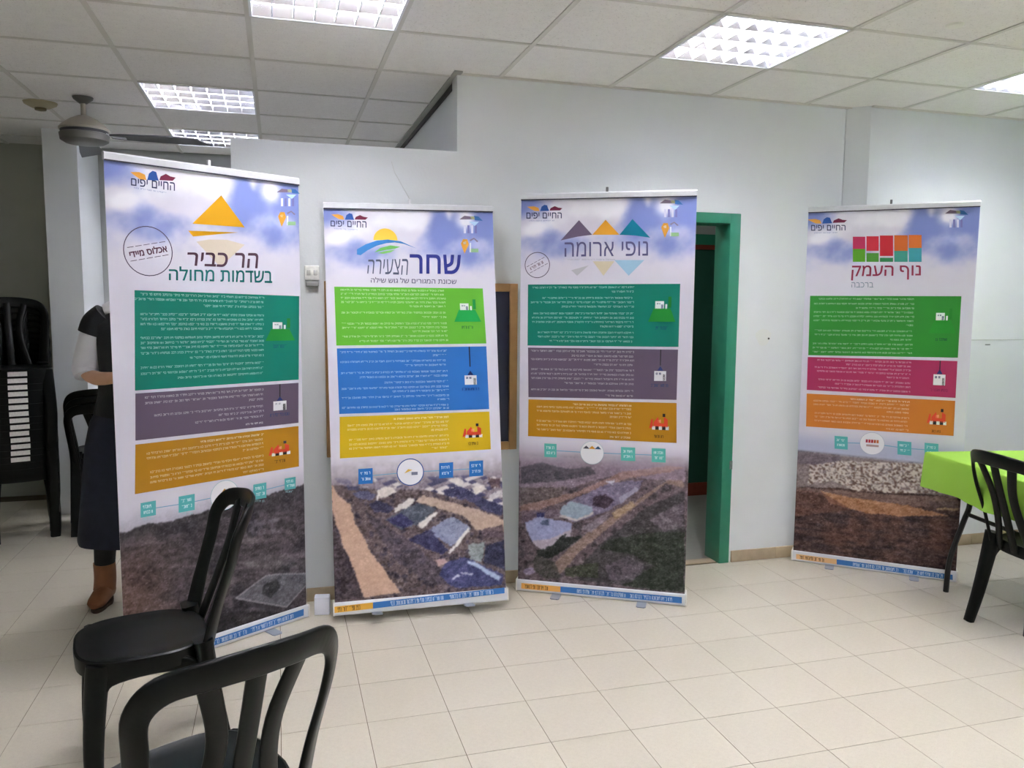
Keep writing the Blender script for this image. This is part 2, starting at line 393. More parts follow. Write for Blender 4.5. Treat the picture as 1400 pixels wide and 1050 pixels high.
# ceiling fan
fan = empty('ceiling_fan', (-1.035, 5.18, H)); tag(fan, 'ceiling fan with silver dome motor and dark blades in the back recess', 'fan')
M_fan = mat('champagne_metal', (172, 164, 152), 0.35, metal=0.5); M_fd = mat('fan_dark', (58, 58, 64), 0.45)
bm = bmesh.new(); lathe(bm, [(0.02, -0.035), (0.05, -0.012), (0.055, 0)], 20); bm_obj('canopy', bm, mat('fan_canopy', (110, 108, 104), 0.4, metal=0.4), fan, True)
bm = bmesh.new(); lathe(bm, [(0.014, -0.12), (0.014, -0.02)], 12); bm_obj('rod', bm, M_fan, fan, True)
bm = bmesh.new(); lathe(bm, [(0.13, -0.185), (0.132, -0.175), (0.115, -0.155), (0.075, -0.125), (0.035, -0.105), (0.018, -0.10)], 32); bm_obj('motor_dome', bm, M_fan, fan, True)
bm = bmesh.new(); lathe(bm, [(0.122, -0.20), (0.124, -0.182)], 32); bm_obj('motor_gap', bm, M_fd, fan, True)
bm = bmesh.new(); lathe(bm, [(0.07, -0.26), (0.10, -0.255), (0.125, -0.24), (0.13, -0.205), (0.122, -0.20)], 32); bm_obj('motor_cup', bm, mat('fan_cup', (120, 118, 115), 0.4, metal=0.5), fan, True)
def blade(az):
    bm = bmesh.new(); th = 0.006
    out = [(0.14, -0.03), (0.2, -0.045), (0.45, -0.065), (0.6, -0.055), (0.685, 0.06), (0.5, 0.06), (0.2, 0.045), (0.14, 0.03)]
    def P(x, y, z): 
        z2 = z - 0.13 * y * 1.0; R = Matrix.Rotation(az, 3, 'Z'); return R @ Vector((x, y, z2 - 0.21 - 0.02 * x))
    lo = [bm.verts.new(P(x, y, 0)) for x, y in out]; hi = [bm.verts.new(P(x, y, th)) for x, y in out]
    bm.faces.new(lo); bm.faces.new(hi[::-1])
    for k in range(8): bm.faces.new((lo[k], lo[(k + 1) % 8], hi[(k + 1) % 8], hi[k]))
    b = bm_obj('blade', bm, M_fd, fan)
    bm = bmesh.new(); p = [Matrix.Rotation(az, 3, 'Z') @ Vector(q) for q in ((0.11, 0, -0.195), (0.15, 0, -0.212), (0.22, 0, -0.218))]
    sweep(bm, p, rprof(0.035, 0.008), (0, 0, 1)); bm_obj('blade_bracket', bm, M_alu, b)
blade(radians(-6)); blade(radians(98))

# ------------------------------------------------------------------ things on the wall
fb = empty('framed_board', (0.7125, YW, 1.176)); tag(fb, 'dark slate board in a light wooden frame behind the second banner', 'board')
M_oak = mat('light_oak', (176, 134, 84), 0.5, noise=0.12, nscale=18)
hw, hh, fwid = 0.4925, 0.437, 0.042
for n, a in enumerate(((-hw, -hw + fwid, -hh, hh), (hw - fwid, hw, -hh, hh), (-hw + fwid, hw - fwid, hh - fwid, hh), (-hw + fwid, hw - fwid, -hh, -hh + fwid))):
    box_obj('frame_rail', a[0], a[1], -0.028, -0.001, a[2], a[3], M_oak, fb, 0.003)
box_obj('slate', -hw + fwid - .005, hw - fwid + .005, -0.012, -0.002, -hh + fwid - .005, hh - fwid + .005, mat('slate_blue', (38, 42, 70), 0.4, noise=0.15, nscale=7), fb)
sk = empty('wall_socket', (0.163, YW, 1.635)); tag(sk, 'small white wall control box between the first two banners', 'wall switch')
box_obj('cover', -0.035, 0.035, -0.022, 0, -0.02, 0.052, mat('white_box_plastic', (222, 222, 216), 0.5, noise=0.12, nscale=60), sk, 0.005)
box_obj('lower_box', -0.03, 0.03, -0.026, 0, -0.05, -0.024, mat('grey_box_plastic', (150, 150, 148), 0.5), sk, 0.004)
for s in (-0.016, 0.016): box_obj('rocker', s - 0.009, s + 0.009, -0.026, -0.02, 0.005, 0.03, mat('rocker_grey', (176, 176, 172), 0.4), sk, 0.002)
pb = empty('paper_box', (0.178, 3.885, 0), radians(-10)); tag(pb, 'small white paper box on the floor left of the second banner base', 'box')
M_paper = mat('white_paper', (226, 228, 240), 0.7)
box_obj('carton', -0.036, 0.036, -0.022, 0.022, 0, 0.088, M_paper, pb, 0.004)
bm = bmesh.new(); sweep(bm, [Vector((0, -0.023, 0.086)), Vector((0, 0.0, 0.094)), Vector((0, 0.024, 0.088))], rprof(0.07, 0.003), (0, 0, 1)); bm_obj('flap', bm, M_paper, pb)

# ------------------------------------------------------------------ banner art: numpy "printing"
def hash2(ix, iy, s):
    n = (ix.astype(np.int64) * 374761393 + iy.astype(np.int64) * 668265263 + s * 974634777) & 0xffffffff
    n = ((n ^ (n >> 13)) * 1274126177) & 0xffffffff
    n = ((n ^ (n >> 16)) * 2246822519) & 0xffffffff
    return ((n >> 8) & 0xffff) / 65535.0
def vnoise(x, y, s=0):
    ix, iy = np.floor(x), np.floor(y); fx, fy = x - ix, y - iy; fx = fx * fx * (3 - 2 * fx); fy = fy * fy * (3 - 2 * fy)
    a, b, c, d = hash2(ix, iy, s), hash2(ix + 1, iy, s), hash2(ix, iy + 1, s), hash2(ix + 1, iy + 1, s)
    return (a * (1 - fx) + b * fx) * (1 - fy) + (c * (1 - fx) + d * fx) * fy
def fbm(x, y, s=0, o=4):
    t = 0; a = 0.5
    for k in range(o): t = t + a * vnoise(x * 2 ** k, y * 2 ** k, s + k); a *= 0.5
    return t / 0.94
def inpoly(x, y, P):
    r = np.zeros(x.shape, bool); n = len(P)
    for i in range(n):
        x0, y0 = P[i]; x1, y1 = P[(i + 1) % n]
        if y0 == y1: continue
        r ^= ((y0 > y) != (y1 > y)) & (x < (x1 - x0) * (y - y0) / (y1 - y0) + x0)
    return r
def mixc(a, b, t):
    t = np.clip(t, 0, 1)[..., None]; return a * (1 - t) + np.array(b, float) * t
def sstep(x, a, b):
    t = np.clip((x - a) / (b - a), 0, 1); return t * t * (3 - 2 * t)
def blob(u, v, cu, cv, ru, rv): return np.exp(-(((u - cu) / ru) ** 2 + ((v - cv) / rv) ** 2))

def photographic(U, Z, c, zt):
    """soften the drawn shapes and add the busy fine structure of ground seen from the air"""
    b = c.copy(); b[1:-1, 1:-1] = (c[1:-1, 1:-1] * 4 + 2 * (c[:-2, 1:-1] + c[2:, 1:-1] + c[1:-1, :-2] + c[1:-1, 2:]) + c[:-2, :-2] + c[2:, 2:] + c[:-2, 2:] + c[2:, :-2]) / 16
    k = sstep(zt - Z, .08, .2); f = (fbm(U * 45, Z * 65, 91, 3) - .5) * 58 + (vnoise(U * 210, Z * 210, 95) - .5) * 24
    sp = vnoise(U * 150, Z * 190, 97); f = f + (sp > .88) * 22 - (sp < .12) * 18
    lum = b.mean(-1); f = f * k * np.where(lum > 150, .45, 1)
    tint = np.array((1.0, .95, 1.0)); return b + f[..., None] * tint
def sky_art(u, t, s):
    """u 0..1 across, t 0 at the top .. 1 at the first panel"""
    n = fbm(u * 6 + s, t * 3.5, 3, 5); n2 = fbm(u * 14, t * 8, 9 + s, 4)
    blue = .9 * blob(u, t, 0.0, 0.02, .2, .25) + 0.5 * blob(u, t, 0.05, 0.38, .3, .14) + 1.1 * blob(u, t, 0.68, 0.16, .14, .22) + 1.15 * blob(u, t, .98, 0.16, .16, .26) + .6 * blob(u, t, .8, .45, .3, .2) + .35 * blob(u, t, .3, .5, .3, .15)
    cloud = .9 * blob(u, t, .53, .1, .11, .15) + .7 * blob(u, t, .3, .15, .2, .25) + .9 * blob(u, t, .83, .12, .07, .13) + .8 * blob(u, t, .06, .33, .1, .1) + .6 * blob(u, t, .86, .38, .12, .1) + .5 * blob(u, t, .73, .05, .02, .08)
    f = blue - cloud + (n - .5) * 1.1 + (n2 - .5) * .4
    f = sstep(f, 0.05, 0.9) * (1 - sstep(t, .55, .85))
    c = np.ones(u.shape + (3,)) * np.array((216, 213, 226.))
    c = mixc(c, (240, 240, 248), sstep(cloud + (n - .5) * .8, .3, .9) * (1 - sstep(t, .6, .8)))
    return mixc(c, (118, 134, 200), f * .9)

def warp(U, Z, k=1.0):
    return (U + ((fbm(U * 30, Z * 30, 51, 3) - .5) * .012 + (vnoise(U * 170, Z * 170, 61) - .5) * .008) * k, Z + ((fbm(U * 30, Z * 30, 71, 3) - .5) * .010 + (vnoise(U * 170, Z * 170, 81) - .5) * .008) * k)
def make_grid(u0, u1, v0, v1, step):
    nu = max(2, int((u1 - u0) / step) + 1); nv = max(2, int((v1 - v0) / step) + 1)
    U, V = np.meshgrid(np.linspace(u0, u1, nu), np.linspace(v0, v1, nv)); return U, V
def glyph_mesh(cu, bold=0.0):
    """fill the outlines of a text curve with a constrained triangulation, holes by even-odd count"""
    loops = []
    for sp in cu.splines:
        L = []; bp_ = sp.bezier_points; n = len(bp_)
        for i in range(n):
            a, b = bp_[i], bp_[(i + 1) % n]; p0, p1, p2, p3 = a.co, a.handle_right, b.handle_left, b.co
            straight = abs((p1 - p0).cross(p3 - p0).length) < 1e-5 and abs((p2 - p0).cross(p3 - p0).length) < 1e-5
            for k in range(1 if straight else 5):
                t = k / 5; q = p0 * (1 - t) ** 3 + p1 * 3 * t * (1 - t) ** 2 + p2 * 3 * t * t * (1 - t) + p3 * t ** 3; L.append((q.x, q.y))
        M = [p for i, p in enumerate(L) if math.dist(p, L[i - 1]) > 1e-4]
        if len(M) > 2: loops.append(M)
    V, E = [], []
    for L in loops:
        n = len(V); V += [Vector(p) for p in L]; E += [(n + i, n + (i + 1) % len(L)) for i in range(len(L))]
    from mathutils.geometry import delaunay_2d_cdt
    vo, eo, fo, *_ = delaunay_2d_cdt(V, E, [], 0, 1e-5)
    F = []
    for f in fo:
        c = sum((vo[i] for i in f), Vector((0, 0))) / len(f); w = 0
        for L in loops:
            for i in range(len(L)):
                (x0, y0), (x1, y1) = L[i - 1], L[i]
                if (y0 > c.y) != (y1 > c.y) and c.x < (x1 - x0) * (c.y - y0) / (y1 - y0) + x0: w += 1 if y1 > y0 else -1
        if w: F.append(f)
    P = [(v.x, v.y, 0) for v in vo]
    if bold > 0:
        for L in loops:
            for i in range(len(L)):
                (x0, y0), (x1, y1) = L[i - 1], L[i]; dx, dy = x1 - x0, y1 - y0; l = math.hypot(dx, dy); nx, ny = -dy / l * bold, dx / l * bold; ex_, ey_ = dx / l * bold * .6, dy / l * bold * .6; n = len(P)
                P += [(x0 + nx - ex_, y0 + ny - ey_, 0), (x0 - nx - ex_, y0 - ny - ey_, 0), (x1 - nx + ex_, y1 - ny + ey_, 0), (x1 + nx + ex_, y1 + ny + ey_, 0)]; F.append([n, n + 1, n + 2, n + 3])
    me = bpy.data.meshes.new('lettering'); me.from_pydata(P, [], F); me.update(); return me
class Banner:
    def __init__(s, org, ex, ez, en, W, Hh, label):
        s.W, s.H = W, Hh
        s.org, s.ex, s.ez, s.en = Vector(org), Vector(ex).normalized(), Vector(ez).normalized(), Vector(en).normalized()
        base = s.org + s.ex * (W / 2)
        s.root = empty('rollup_banner')
        s.root.matrix_world = Matrix(((s.ex.x, -s.en.x, s.ez.x, base.x), (s.ex.y, -s.en.y, s.ez.y, base.y), (s.ex.z, -s.en.z, s.ez.z, base.z), (0, 0, 0, 1)))
        tag(s.root, label, 'banner', 'roll-up banners along the wall'); s.layer = 0
    off = 0.0
    def loc(s, px, py):
        d = ray(px, py); t = (s.org + s.en * s.off - CAM).dot(s.en) / d.dot(s.en); p = CAM + d * t - s.org
        return (p.dot(s.ex), p.dot(s.ez))
    def v(s, uv, k): return (uv[0] - s.W / 2, -0.0006 * k, uv[1])
    def poly(s, name, pts, rgb, k, parent, px=True, label=None):
        P = [s.loc(*p) for p in pts] if px else pts
        o = mesh_obj(name, [s.v(p, k) for p in P], [list(range(len(P)))], ink(rgb), parent)
        if label: o['label'] = label
        return o
    def polys(s, name, lst, k, parent, px=True):
        """many polygons of several colours as one print"""
        V, F, mi, ms = [], [], [], []
        for pts, rgb in lst:
            P = [s.loc(*p) for p in pts] if px else pts; n = len(V)
            V += [s.v(p, k) for p in P]; F.append(list(range(n, n + len(P))))
            if rgb not in ms: ms.append(rgb)
            mi.append(ms.index(rgb))
        o = mesh_obj(name, V, F, None, parent)
        for c in ms: o.data.materials.append(ink(c))
        o.data.polygons.foreach_set('material_index', mi); return o
    def ring(s, c, r, wd, rgb, k, parent, name='ring', dy=1.0, n=36):
        V, F = [], []
        for i in range(n):
            a = 2 * pi * i / n
            for q in (r, r - wd): V.append(s.v((c[0] + q * cos(a), c[1] + q * sin(a) * dy), k))
        for i in range(n): j = (i + 1) % n; F.append((2 * i, 2 * j, 2 * j + 1, 2 * i + 1))
        return mesh_obj(name, V, F, ink(rgb), parent)
    def disc(s, c, r, rgb, k, parent, name='disc', a0=0, a1=2 * pi, n=32):
        P = [(c[0] + r * cos(a0 + (a1 - a0) * i / n), c[1] + r * sin(a0 + (a1 - a0) * i / n)) for i in range(n if a1 - a0 > 6.2 else n + 1)]
        return s.poly(name, P, rgb, k, parent, px=False)
    def text(s, txt, quad, rgb, k, parent, name='lettering', shear=0.0, bold=0.0, px=True):
        """txt in reading order (right to left); quad: TL, TR, BR, BL pixel corners"""
        c = bpy.data.curves.new('t', 'FONT'); c.body = txt[::-1]; c.offset = bold; c.shear = shear
        o = bpy.data.objects.new('t', c); COL.objects.link(o)
        dg = bpy.context.evaluated_depsgraph_get(); cu = o.evaluated_get(dg).to_curve(dg)
        me = glyph_mesh(cu, bold); bpy.data.objects.remove(o); n = len(me.vertices); co = np.zeros(n * 3); me.vertices.foreach_get('co', co); co = co.reshape(-1, 3)
        if n == 0: return None
        a = (co[:, 0] - co[:, 0].min()) / np.ptp(co[:, 0]); b = (co[:, 1] - co[:, 1].min()) / np.ptp(co[:, 1])
        Q = [np.array(s.loc(*p) if px else p) for p in quad]
        xy = (Q[3][None] * (1 - a)[:, None] + Q[2][None] * a[:, None]) * (1 - b)[:, None] + (Q[0][None] * (1 - a)[:, None] + Q[1][None] * a[:, None]) * b[:, None]
        out = np.stack([xy[:, 0] - s.W / 2, np.full(n, -0.0006 * k), xy[:, 1]], -1)
        me.vertices.foreach_set('co', out.ravel()); me.materials.clear(); me.materials.append(ink(rgb))
        ob = bpy.data.objects.new(name, me); COL.objects.link(ob); ob.parent = parent; return ob
    def tiny(s, Q, lines, rgb, k, parent, hgt=0.0085, name='small_print', px=True):
        """illegible small print: letter-like strokes. Q quad corners of the panel, lines = (v, u0, u1[, bold])"""
        q = [np.array(s.loc(*p) if px else p) for p in Q]; V, F = [], []
        def pt(u, v): return (q[0] * (1 - u) + q[1] * u) * (1 - v) + (q[3] * (1 - u) + q[2] * u) * v
        for ln in lines:
            v, u0, u1 = ln[:3]; b = 1.45 if len(ln) > 3 else 1.0
            p0, p1 = pt(u0, v), pt(u1, v); L = np.linalg.norm(p1 - p0); d = (p1 - p0) / L; nn = np.array((-d[1], d[0])); x = 0.0; wl = random.randint(2, 6)
            while x < L - 0.006:
                wch = random.uniform(0.0042, 0.0062); st = 0.00125 * b; hh = hgt * random.uniform(.9, 1.05)
                def rect(a0, a1, b0, b1):
                    n = len(V)
                    for a, bb in ((a0, b0), (a1, b0), (a1, b1), (a0, b1)):
                        p = p0 + d * (x + a) + nn * (bb - hgt / 2); V.append(s.v(p, k))
                    F.append((n, n + 1, n + 2, n + 3))
                ty = random.random()
                if ty < .75: rect(0, wch, hh - st, hh)
                if ty > .15: rect(wch - st, wch, 0, hh)
                if ty > .55: rect(0, st, 0 if ty > .75 else hh * .5, hh)
                if .3 < ty < .6: rect(0, wch, 0, st)
                x += wch + 0.0016; wl -= 1
                if wl <= 0: x += 0.0045; wl = random.randint(2, 7)
        return mesh_obj(name, V, F, ink(rgb), parent)
    def hardware(s, art, stand=True, tiltfoot=0.0):
        W, Hh = s.W, s.H; r = s.root; x = W / 2
        bm = bmesh.new()    # base cassette with rounded front
        pr = [(-0.009, 0.003), (-0.012, 0.008), (-0.012, 0.052), (-0.009, 0.060), (-0.003, 0.063), (0.03, 0.06), (0.055, 0.045), (0.062, 0.02), (0.055, 0.004), (0.0, 0.0)]
        A = [bm.verts.new((-x - 0.006, a, b)) for a, b in pr]; B = [bm.verts.new((x + 0.006, a, b)) for a, b in pr]
        bm.faces.new(A); bm.faces.new(B[::-1])
        for i in range(len(pr)): bm.faces.new((A[i], A[(i + 1) % len(pr)], B[(i + 1) % len(pr)], B[i]))
        base = bm_obj('base', bm, mat('banner_base_metal', (214, 216, 220), 0.35, metal=0.3), r, True, angle=radians(30))
        for sx in (-1, 1):
            bm = bmesh.new(); box(bm, sx * (x + 0.006) - 0.004, sx * (x + 0.006) + 0.004, -0.014, 0.064, 0.001, 0.064, 0.003); bm_obj('end_cap', bm, mat('end_cap', (228, 226, 220), 0.4), base, True)
        for fx in (-0.22, 0.22):
            bm = bmesh.new(); P = [(-.024, .17 if tiltfoot else .10), (.024, .17 if tiltfoot else .10), (.024, -.075), (.017, -.085), (-.017, -.085), (-.024, -.075)]
            ca, sa = cos(tiltfoot), sin(tiltfoot)
            def tr(a, b, z): return (fx + a, b * ca - (z) * sa * 0, z + b * sa * -1 if tiltfoot else z)
            lo = [bm.verts.new(tr(a, b, 0.0005)) for a, b in P]; hi = [bm.verts.new(tr(a, b, 0.0045)) for a, b in P]
            bm.faces.new(lo); bm.faces.new(hi[::-1])
            for i in range(6): bm.faces.new((lo[i], lo[(i + 1) % 6], hi[(i + 1) % 6], hi[i]))
            bm_obj('foot', bm, M_foot, r)
        bm = bmesh.new()   # top rail
        pr = [(-0.008, 0), (-0.009, 0.024), (-0.004, 0.030), (0.006, 0.030), (0.009, 0.02), (0.008, 0)]
        A = [bm.verts.new((-x - 0.001, a, Hh - 0.030 + b)) for a, b in pr]; B = [bm.verts.new((x + 0.001, a, Hh - 0.030 + b)) for a, b in pr]
        bm.faces.new(A); bm.faces.new(B[::-1])
        for i in range(6): bm.faces.new((A[i], A[(i + 1) % 6], B[(i + 1) % 6], B[i]))
        rail = bm_obj('top_rail', bm, M_alu, r, True, angle=radians(30))
        box_obj('rail_shadow', -x, x, -0.0095, -0.006, Hh - 0.034, Hh - 0.029, M_dk, rail)  # dark strip stands in for the shadow between rail and sheet
        bm = bmesh.new(); tube(bm, [(0, 0.022, 0.05), (0, 0.018, Hh - 0.01)], 0.007, 10); bm_obj('support_pole', bm, M_foot, r, True)
        bm = bmesh.new(); box(bm, -0.006, 0.006, 0.002, 0.02, Hh - 0.01, Hh + 0.024, 0.002); bm_obj('pole_hook', bm, mat('hook_grey', (110, 110, 112), 0.5) if art != 'white' else mat('hook_white', (230, 230, 235), 0.5), r)
    def sheet(s, sky_t, photo, top_photo):
        """one thin printed vinyl sheet: sky on top, plain middle, aerial photograph below"""
        W, Hh = s.W, s.H; z0, zt = 0.058, Hh - 0.028; V, F, C = [], [], []
        def add(U, Z, col):
            n0 = len(V); nv, nu = U.shape
            V.extend(np.stack([U - W / 2, np.zeros_like(U), Z], -1).reshape(-1, 3).tolist()); C.append(col.reshape(-1, 3))
            I = np.arange(nv * nu).reshape(nv, nu) + n0
            F.extend(np.stack([I[:-1, :-1], I[:-1, 1:], I[1:, 1:], I[1:, :-1]], -1).reshape(-1, 4).tolist())
        U, Z = make_grid(0, W, top_photo, zt, 0.007)
        t = (zt - Z) / sky_t; add(U, Z, sky_art(U / W, t, 0))
        U, Z = make_grid(0, W, z0, top_photo, 0.0034); add(U, Z, photographic(U, Z, photo(U, Z), top_photo))
        # thin back side
        n = len(V); V.extend([(-W / 2, 0.0012, z0), (W / 2, 0.0012, z0), (W / 2, 0.0012, zt), (-W / 2, 0.0012, zt), (-W / 2, 0, z0), (W / 2, 0, z0), (W / 2, 0, zt), (-W / 2, 0, zt)])
        F.extend([[n, n + 3, n + 2, n + 1], [n, n + 4, n + 7, n + 3], [n + 1, n + 2, n + 6, n + 5]]); C.append(np.full((8, 3), 215.0))
        C = np.concatenate(C) / 255.0; C = np.clip(C, 0, 1); L = np.where(C <= .04045, C / 12.92, ((C + .055) / 1.055) ** 2.4)
        me = bpy.data.meshes.new('printed_sheet'); me.from_pydata(V, [], F); at = me.color_attributes.new('Col', 'FLOAT_COLOR', 'POINT')
        at.data.foreach_set('color', np.concatenate([L, np.ones((len(L), 1))], 1).ravel().astype(np.float32)); me.materials.append(M_print)
        o = bpy.data.objects.new('printed_sheet', me); COL.objects.link(o); o.parent = s.root; s.sh = o; return o

WHITE = (236, 236, 240)
def lerpq(Q, u, v):
    (a, b, c, d) = Q; f = lambda i: (a[i] * (1 - u) + b[i] * u) * (1 - v) + (d[i] * (1 - u) + c[i] * u) * v
    return (f(0), f(1))
def panel(B, Q, rgb, lines, kind, hill=(30, 150, 60), capcol=(20, 60, 110)):
    p = B.poly('colour_panel', Q, rgb, 1, B.root)
    txt = tuple(int(a * .3 + 255 * .7) for a in rgb)
    B.tiny(Q, lines, txt, 2, p)
    def q(pts): return [lerpq(Q, u, v) for u, v in pts]
    asp = (np.linalg.norm(np.subtract(Q[0], Q[1])) / np.linalg.norm(np.subtract(Q[0], Q[3])))
    def sq(cu, cv, w, h):   # w,h in units of panel width
        return q([(cu - w / 2, cv - h / 2 * asp), (cu + w / 2, cv - h / 2 * asp), (cu + w / 2, cv + h / 2 * asp), (cu - w / 2, cv + h / 2 * asp)])
    def sp(cu, cv, pts): return q([(cu + x, cv + y * asp) for x, y in pts])
    navy, blk = (35, 50, 110), (40, 35, 45)
    if kind == 'plot':
        cv = 0.39; L = [(sp(.885, cv, [(-.055, -.0), (.055, -.0), (.09, .085), (-.09, .085)]), hill), (sq(.868, cv - .022 * asp, .058, .048), WHITE), (sq(.912, cv - .012 * asp, .012, .03), WHITE), (sq(.885, cv - .012 * asp, .014, .026), navy), (sq(.855, cv - .03 * asp, .01, .009), navy), (sq(.869, cv - .03 * asp, .01, .009), navy)]
        if hill[1] > 160 or True: L.append((sq(.935, cv - .04 * asp, .02, .07), tuple(int(v * .9) for v in hill)))
        cq = sq(.885, cv + .125 * asp, .085, .02)
    elif kind == 'crane':
        cv = .53; L = [(sq(.885, .16, .007, .32 / asp), blk), (sp(.885, cv - .055 * asp, [(-.02, .02), (0, -.01), (.02, .02)]), navy), (sq(.885, cv, .08, .065), WHITE), (sq(.912, cv + .01 * asp, .016, .045), blk), (sq(.862, cv - .015 * asp, .014, .014), navy), (sq(.884, cv - .015 * asp, .014, .014), navy)]
        cq = sq(.885, cv + .062 * asp, .12, .016)
    else:
        cv = .5; red = (215, 70, 45)
        L = [(sp(.885, cv, [(-.07, .04), (-.055, -.02), (-.045, -.02), (-.045, .03)]), red), (sp(.885, cv, [(-.04, .0), (-.01, -.035), (.0, .005), (.03, .005), (.03, -.035), (.055, -.02), (.055, .03), (-.04, .03)]), red), (sq(.915, cv - .045 * asp, .018, .02), blk), (sp(.895, cv - .015, [(-.02, -.01), (.0, -.015), (.0, .005), (-.02, .008)]), (230, 150, 110))]
        for i, c in enumerate((WHITE, blk, WHITE, blk, WHITE)): L.append((sq(.845 + .023 * i, cv + .035 * asp, .021, .022), c))
        cq = sq(.885, cv + .088 * asp, .07, .018)
    B.polys('icon', L, 3, p)
    B.tiny([B.loc(*c) for c in cq], [(.5, 0, 1, 1)], capcol if kind != 'digger' else (60, 45, 20), 4, p, hgt=0.014, name='icon_caption', px=False)
def corner_logo(B, x0, y0, x1, y1, txtq, dy=0.0):
    """three coloured landscape shapes over the small wordmark; box in pixels, dy = slope"""
    w = x1 - x0; h = y1 - y0
    def P(l): return [(x0 + a * w, y0 + b * h + dy * a) for a, b in l]
    o = B.polys('corner_logo', [(P([(0, .25), (.2, .2), (.33, .45), (.36, 1), (.22, .95), (.1, .6)]), (232, 165, 70)), (P([(.38, 1), (.42, .3), (.5, 0), (.58, .1), (.62, .75), (.64, 1)]), (40, 85, 165)), (P([(.65, .95), (.68, .55), (.8, .25), (.9, .5), (1.02, .6), (.95, .95)]), (120, 35, 70))], 1, B.sh)
    B.text('החיים יפים', txtq, (50, 55, 95), 1, B.sh, 'logo_lettering', bold=0.01)
    a, b = txtq[3], txtq[2]; B.tiny([B.loc(a[0] + 4, a[1] + 2), B.loc(b[0] - 10, b[1] + 2), B.loc(b[0] - 10, b[1] + 4), B.loc(a[0] + 4, a[1] + 4)], [(.5, 0, 1)], (140, 150, 190), 1, B.sh, hgt=.005, px=False)
def side_logo(B, x, y, pin=True):
    o = B.polys('side_logo', [([(x - 15, y + 1), (x - 8, y - 4), (x, y - 3), (x + 2, y + 1)], (120, 105, 125)), ([(x, y - 3), (x + 6, y - 3), (x + 6, y + 1), (x, y + 1)], (165, 170, 130)), ([(x + 5, y - 4), (x + 11, y - 3), (x + 17, y + 3), (x + 6, y + 2)], (60, 110, 175)), ([(x - 2, y + 4), (x + 12, y + 4), (x + 6, y + 10)], (190, 220, 240))], 1, B.sh)
    for i in range(4): B.poly('side_logo', [(x - 9 + 5 * i, y + 9), (x - 6 + 5 * i, y + 9), (x - 6 + 5 * i, y + 20), (x - 9 + 5 * i, y + 20)], (120, 120, 180) if i % 2 else (222, 222, 240), 1, B.sh)
    if pin:
        yy = y + 38
        B.polys('pin_logo', [([(x - 13, yy - 4), (x - 10, yy - 10), (x - 4, yy - 10), (x - 2, yy - 3), (x - 8, yy + 10)], (222, 160, 60)), ([(x - 10, yy - 6), (x - 6, yy - 7), (x - 6, yy - 3), (x - 9, yy - 3)], (245, 240, 225)), ([(x - 1, yy - 9), (x + 5, yy - 12), (x + 11, yy - 7), (x + 9, yy - 6), (x + 5, yy - 10), (x, yy - 7)], (130, 120, 145)), ([(x, yy + 3), (x + 11, yy + 3), (x + 11, yy + 8), (x, yy + 8)], (150, 195, 145)), ([(x - 1, yy - 5), (x + 1, yy - 5), (x + 1, yy + 8), (x - 1, yy + 8)], (235, 238, 240))], 1, B.sh)
def date_boxes(B, boxes, rgb, ring, tail, emblem):
    """timeline of small squares joined by a line and one round emblem"""
    cs = [((a + c) / 2, (b + d) / 2) for a, b, c, d in boxes] + [ring[:2]]; cs.sort()
    for p, q in zip(cs, cs[1:]):
        B.poly('timeline_line', [(p[0], p[1] - .6), (q[0], q[1] - .6), (q[0], q[1] + .6), (p[0], p[1] + .6)], (120, 165, 195), 1, B.sh)
    for a, b, c, d in boxes:
        sl = (cs[-1][1] - cs[0][1]) / (cs[-1][0] - cs[0][0]) * (c - a) / 2
        Q = [(a, b - sl), (c, b + sl), (c, d + sl), (a, d - sl)]
        o = B.poly('date_box', Q, rgb, 2, B.sh)
        B.tiny(Q, [(.3, .15, .85, 1), (.68, .2, .9, 1)], (225, 240, 245), 3, B.sh, hgt=.013)
        if tail: B.tiny([(a, d + 1), (c, d + 1), (c, d + 5), (a, d + 5)], [(.5, .1, .9)], (150, 200, 205), 2, B.sh, hgt=.009)
    c = B.loc(*ring[:2]); r = ring[2]
    B.disc(c, r, (232, 232, 238), 2, B.sh, 'emblem_disc'); B.ring(c, r, .0045 if ring[3] else .0016, ring[4], 3, B.sh, 'emblem_ring'); emblem(c, r)
def strip(B, tl, tr, br, bl, split=.255, orange=(236, 176, 92)):
    def q(u, v): return lerpq((tl, tr, br, bl), u, v)
    base = B.root; K = 22; B.off = 0.0132     # printed label on the base front
    o = B.polys('base_label', [([q(.02, .26), q(split, .26), q(split, .8), q(.02, .8)], orange), ([q(split, .26), q(.985, .26), q(.985, .8), q(split, .8)], (62, 118, 186))], K, base)
    B.tiny([q(.04, .3), q(split * .72, .3), q(split * .72, .78), q(.04, .78)], [(.5, 0, 1, 1)], (60, 40, 25), K + 1, base, hgt=.021, name='base_lettering')
    B.tiny([q(split + .1, .3), q(.93, .3), q(.93, .78), q(split + .1, .78)], [(.5, 0, .52, 1), (.5, .56, 1, 1)], (205, 222, 240), K + 1, base, hgt=.02, name='base_lettering'); B.off = 0.0
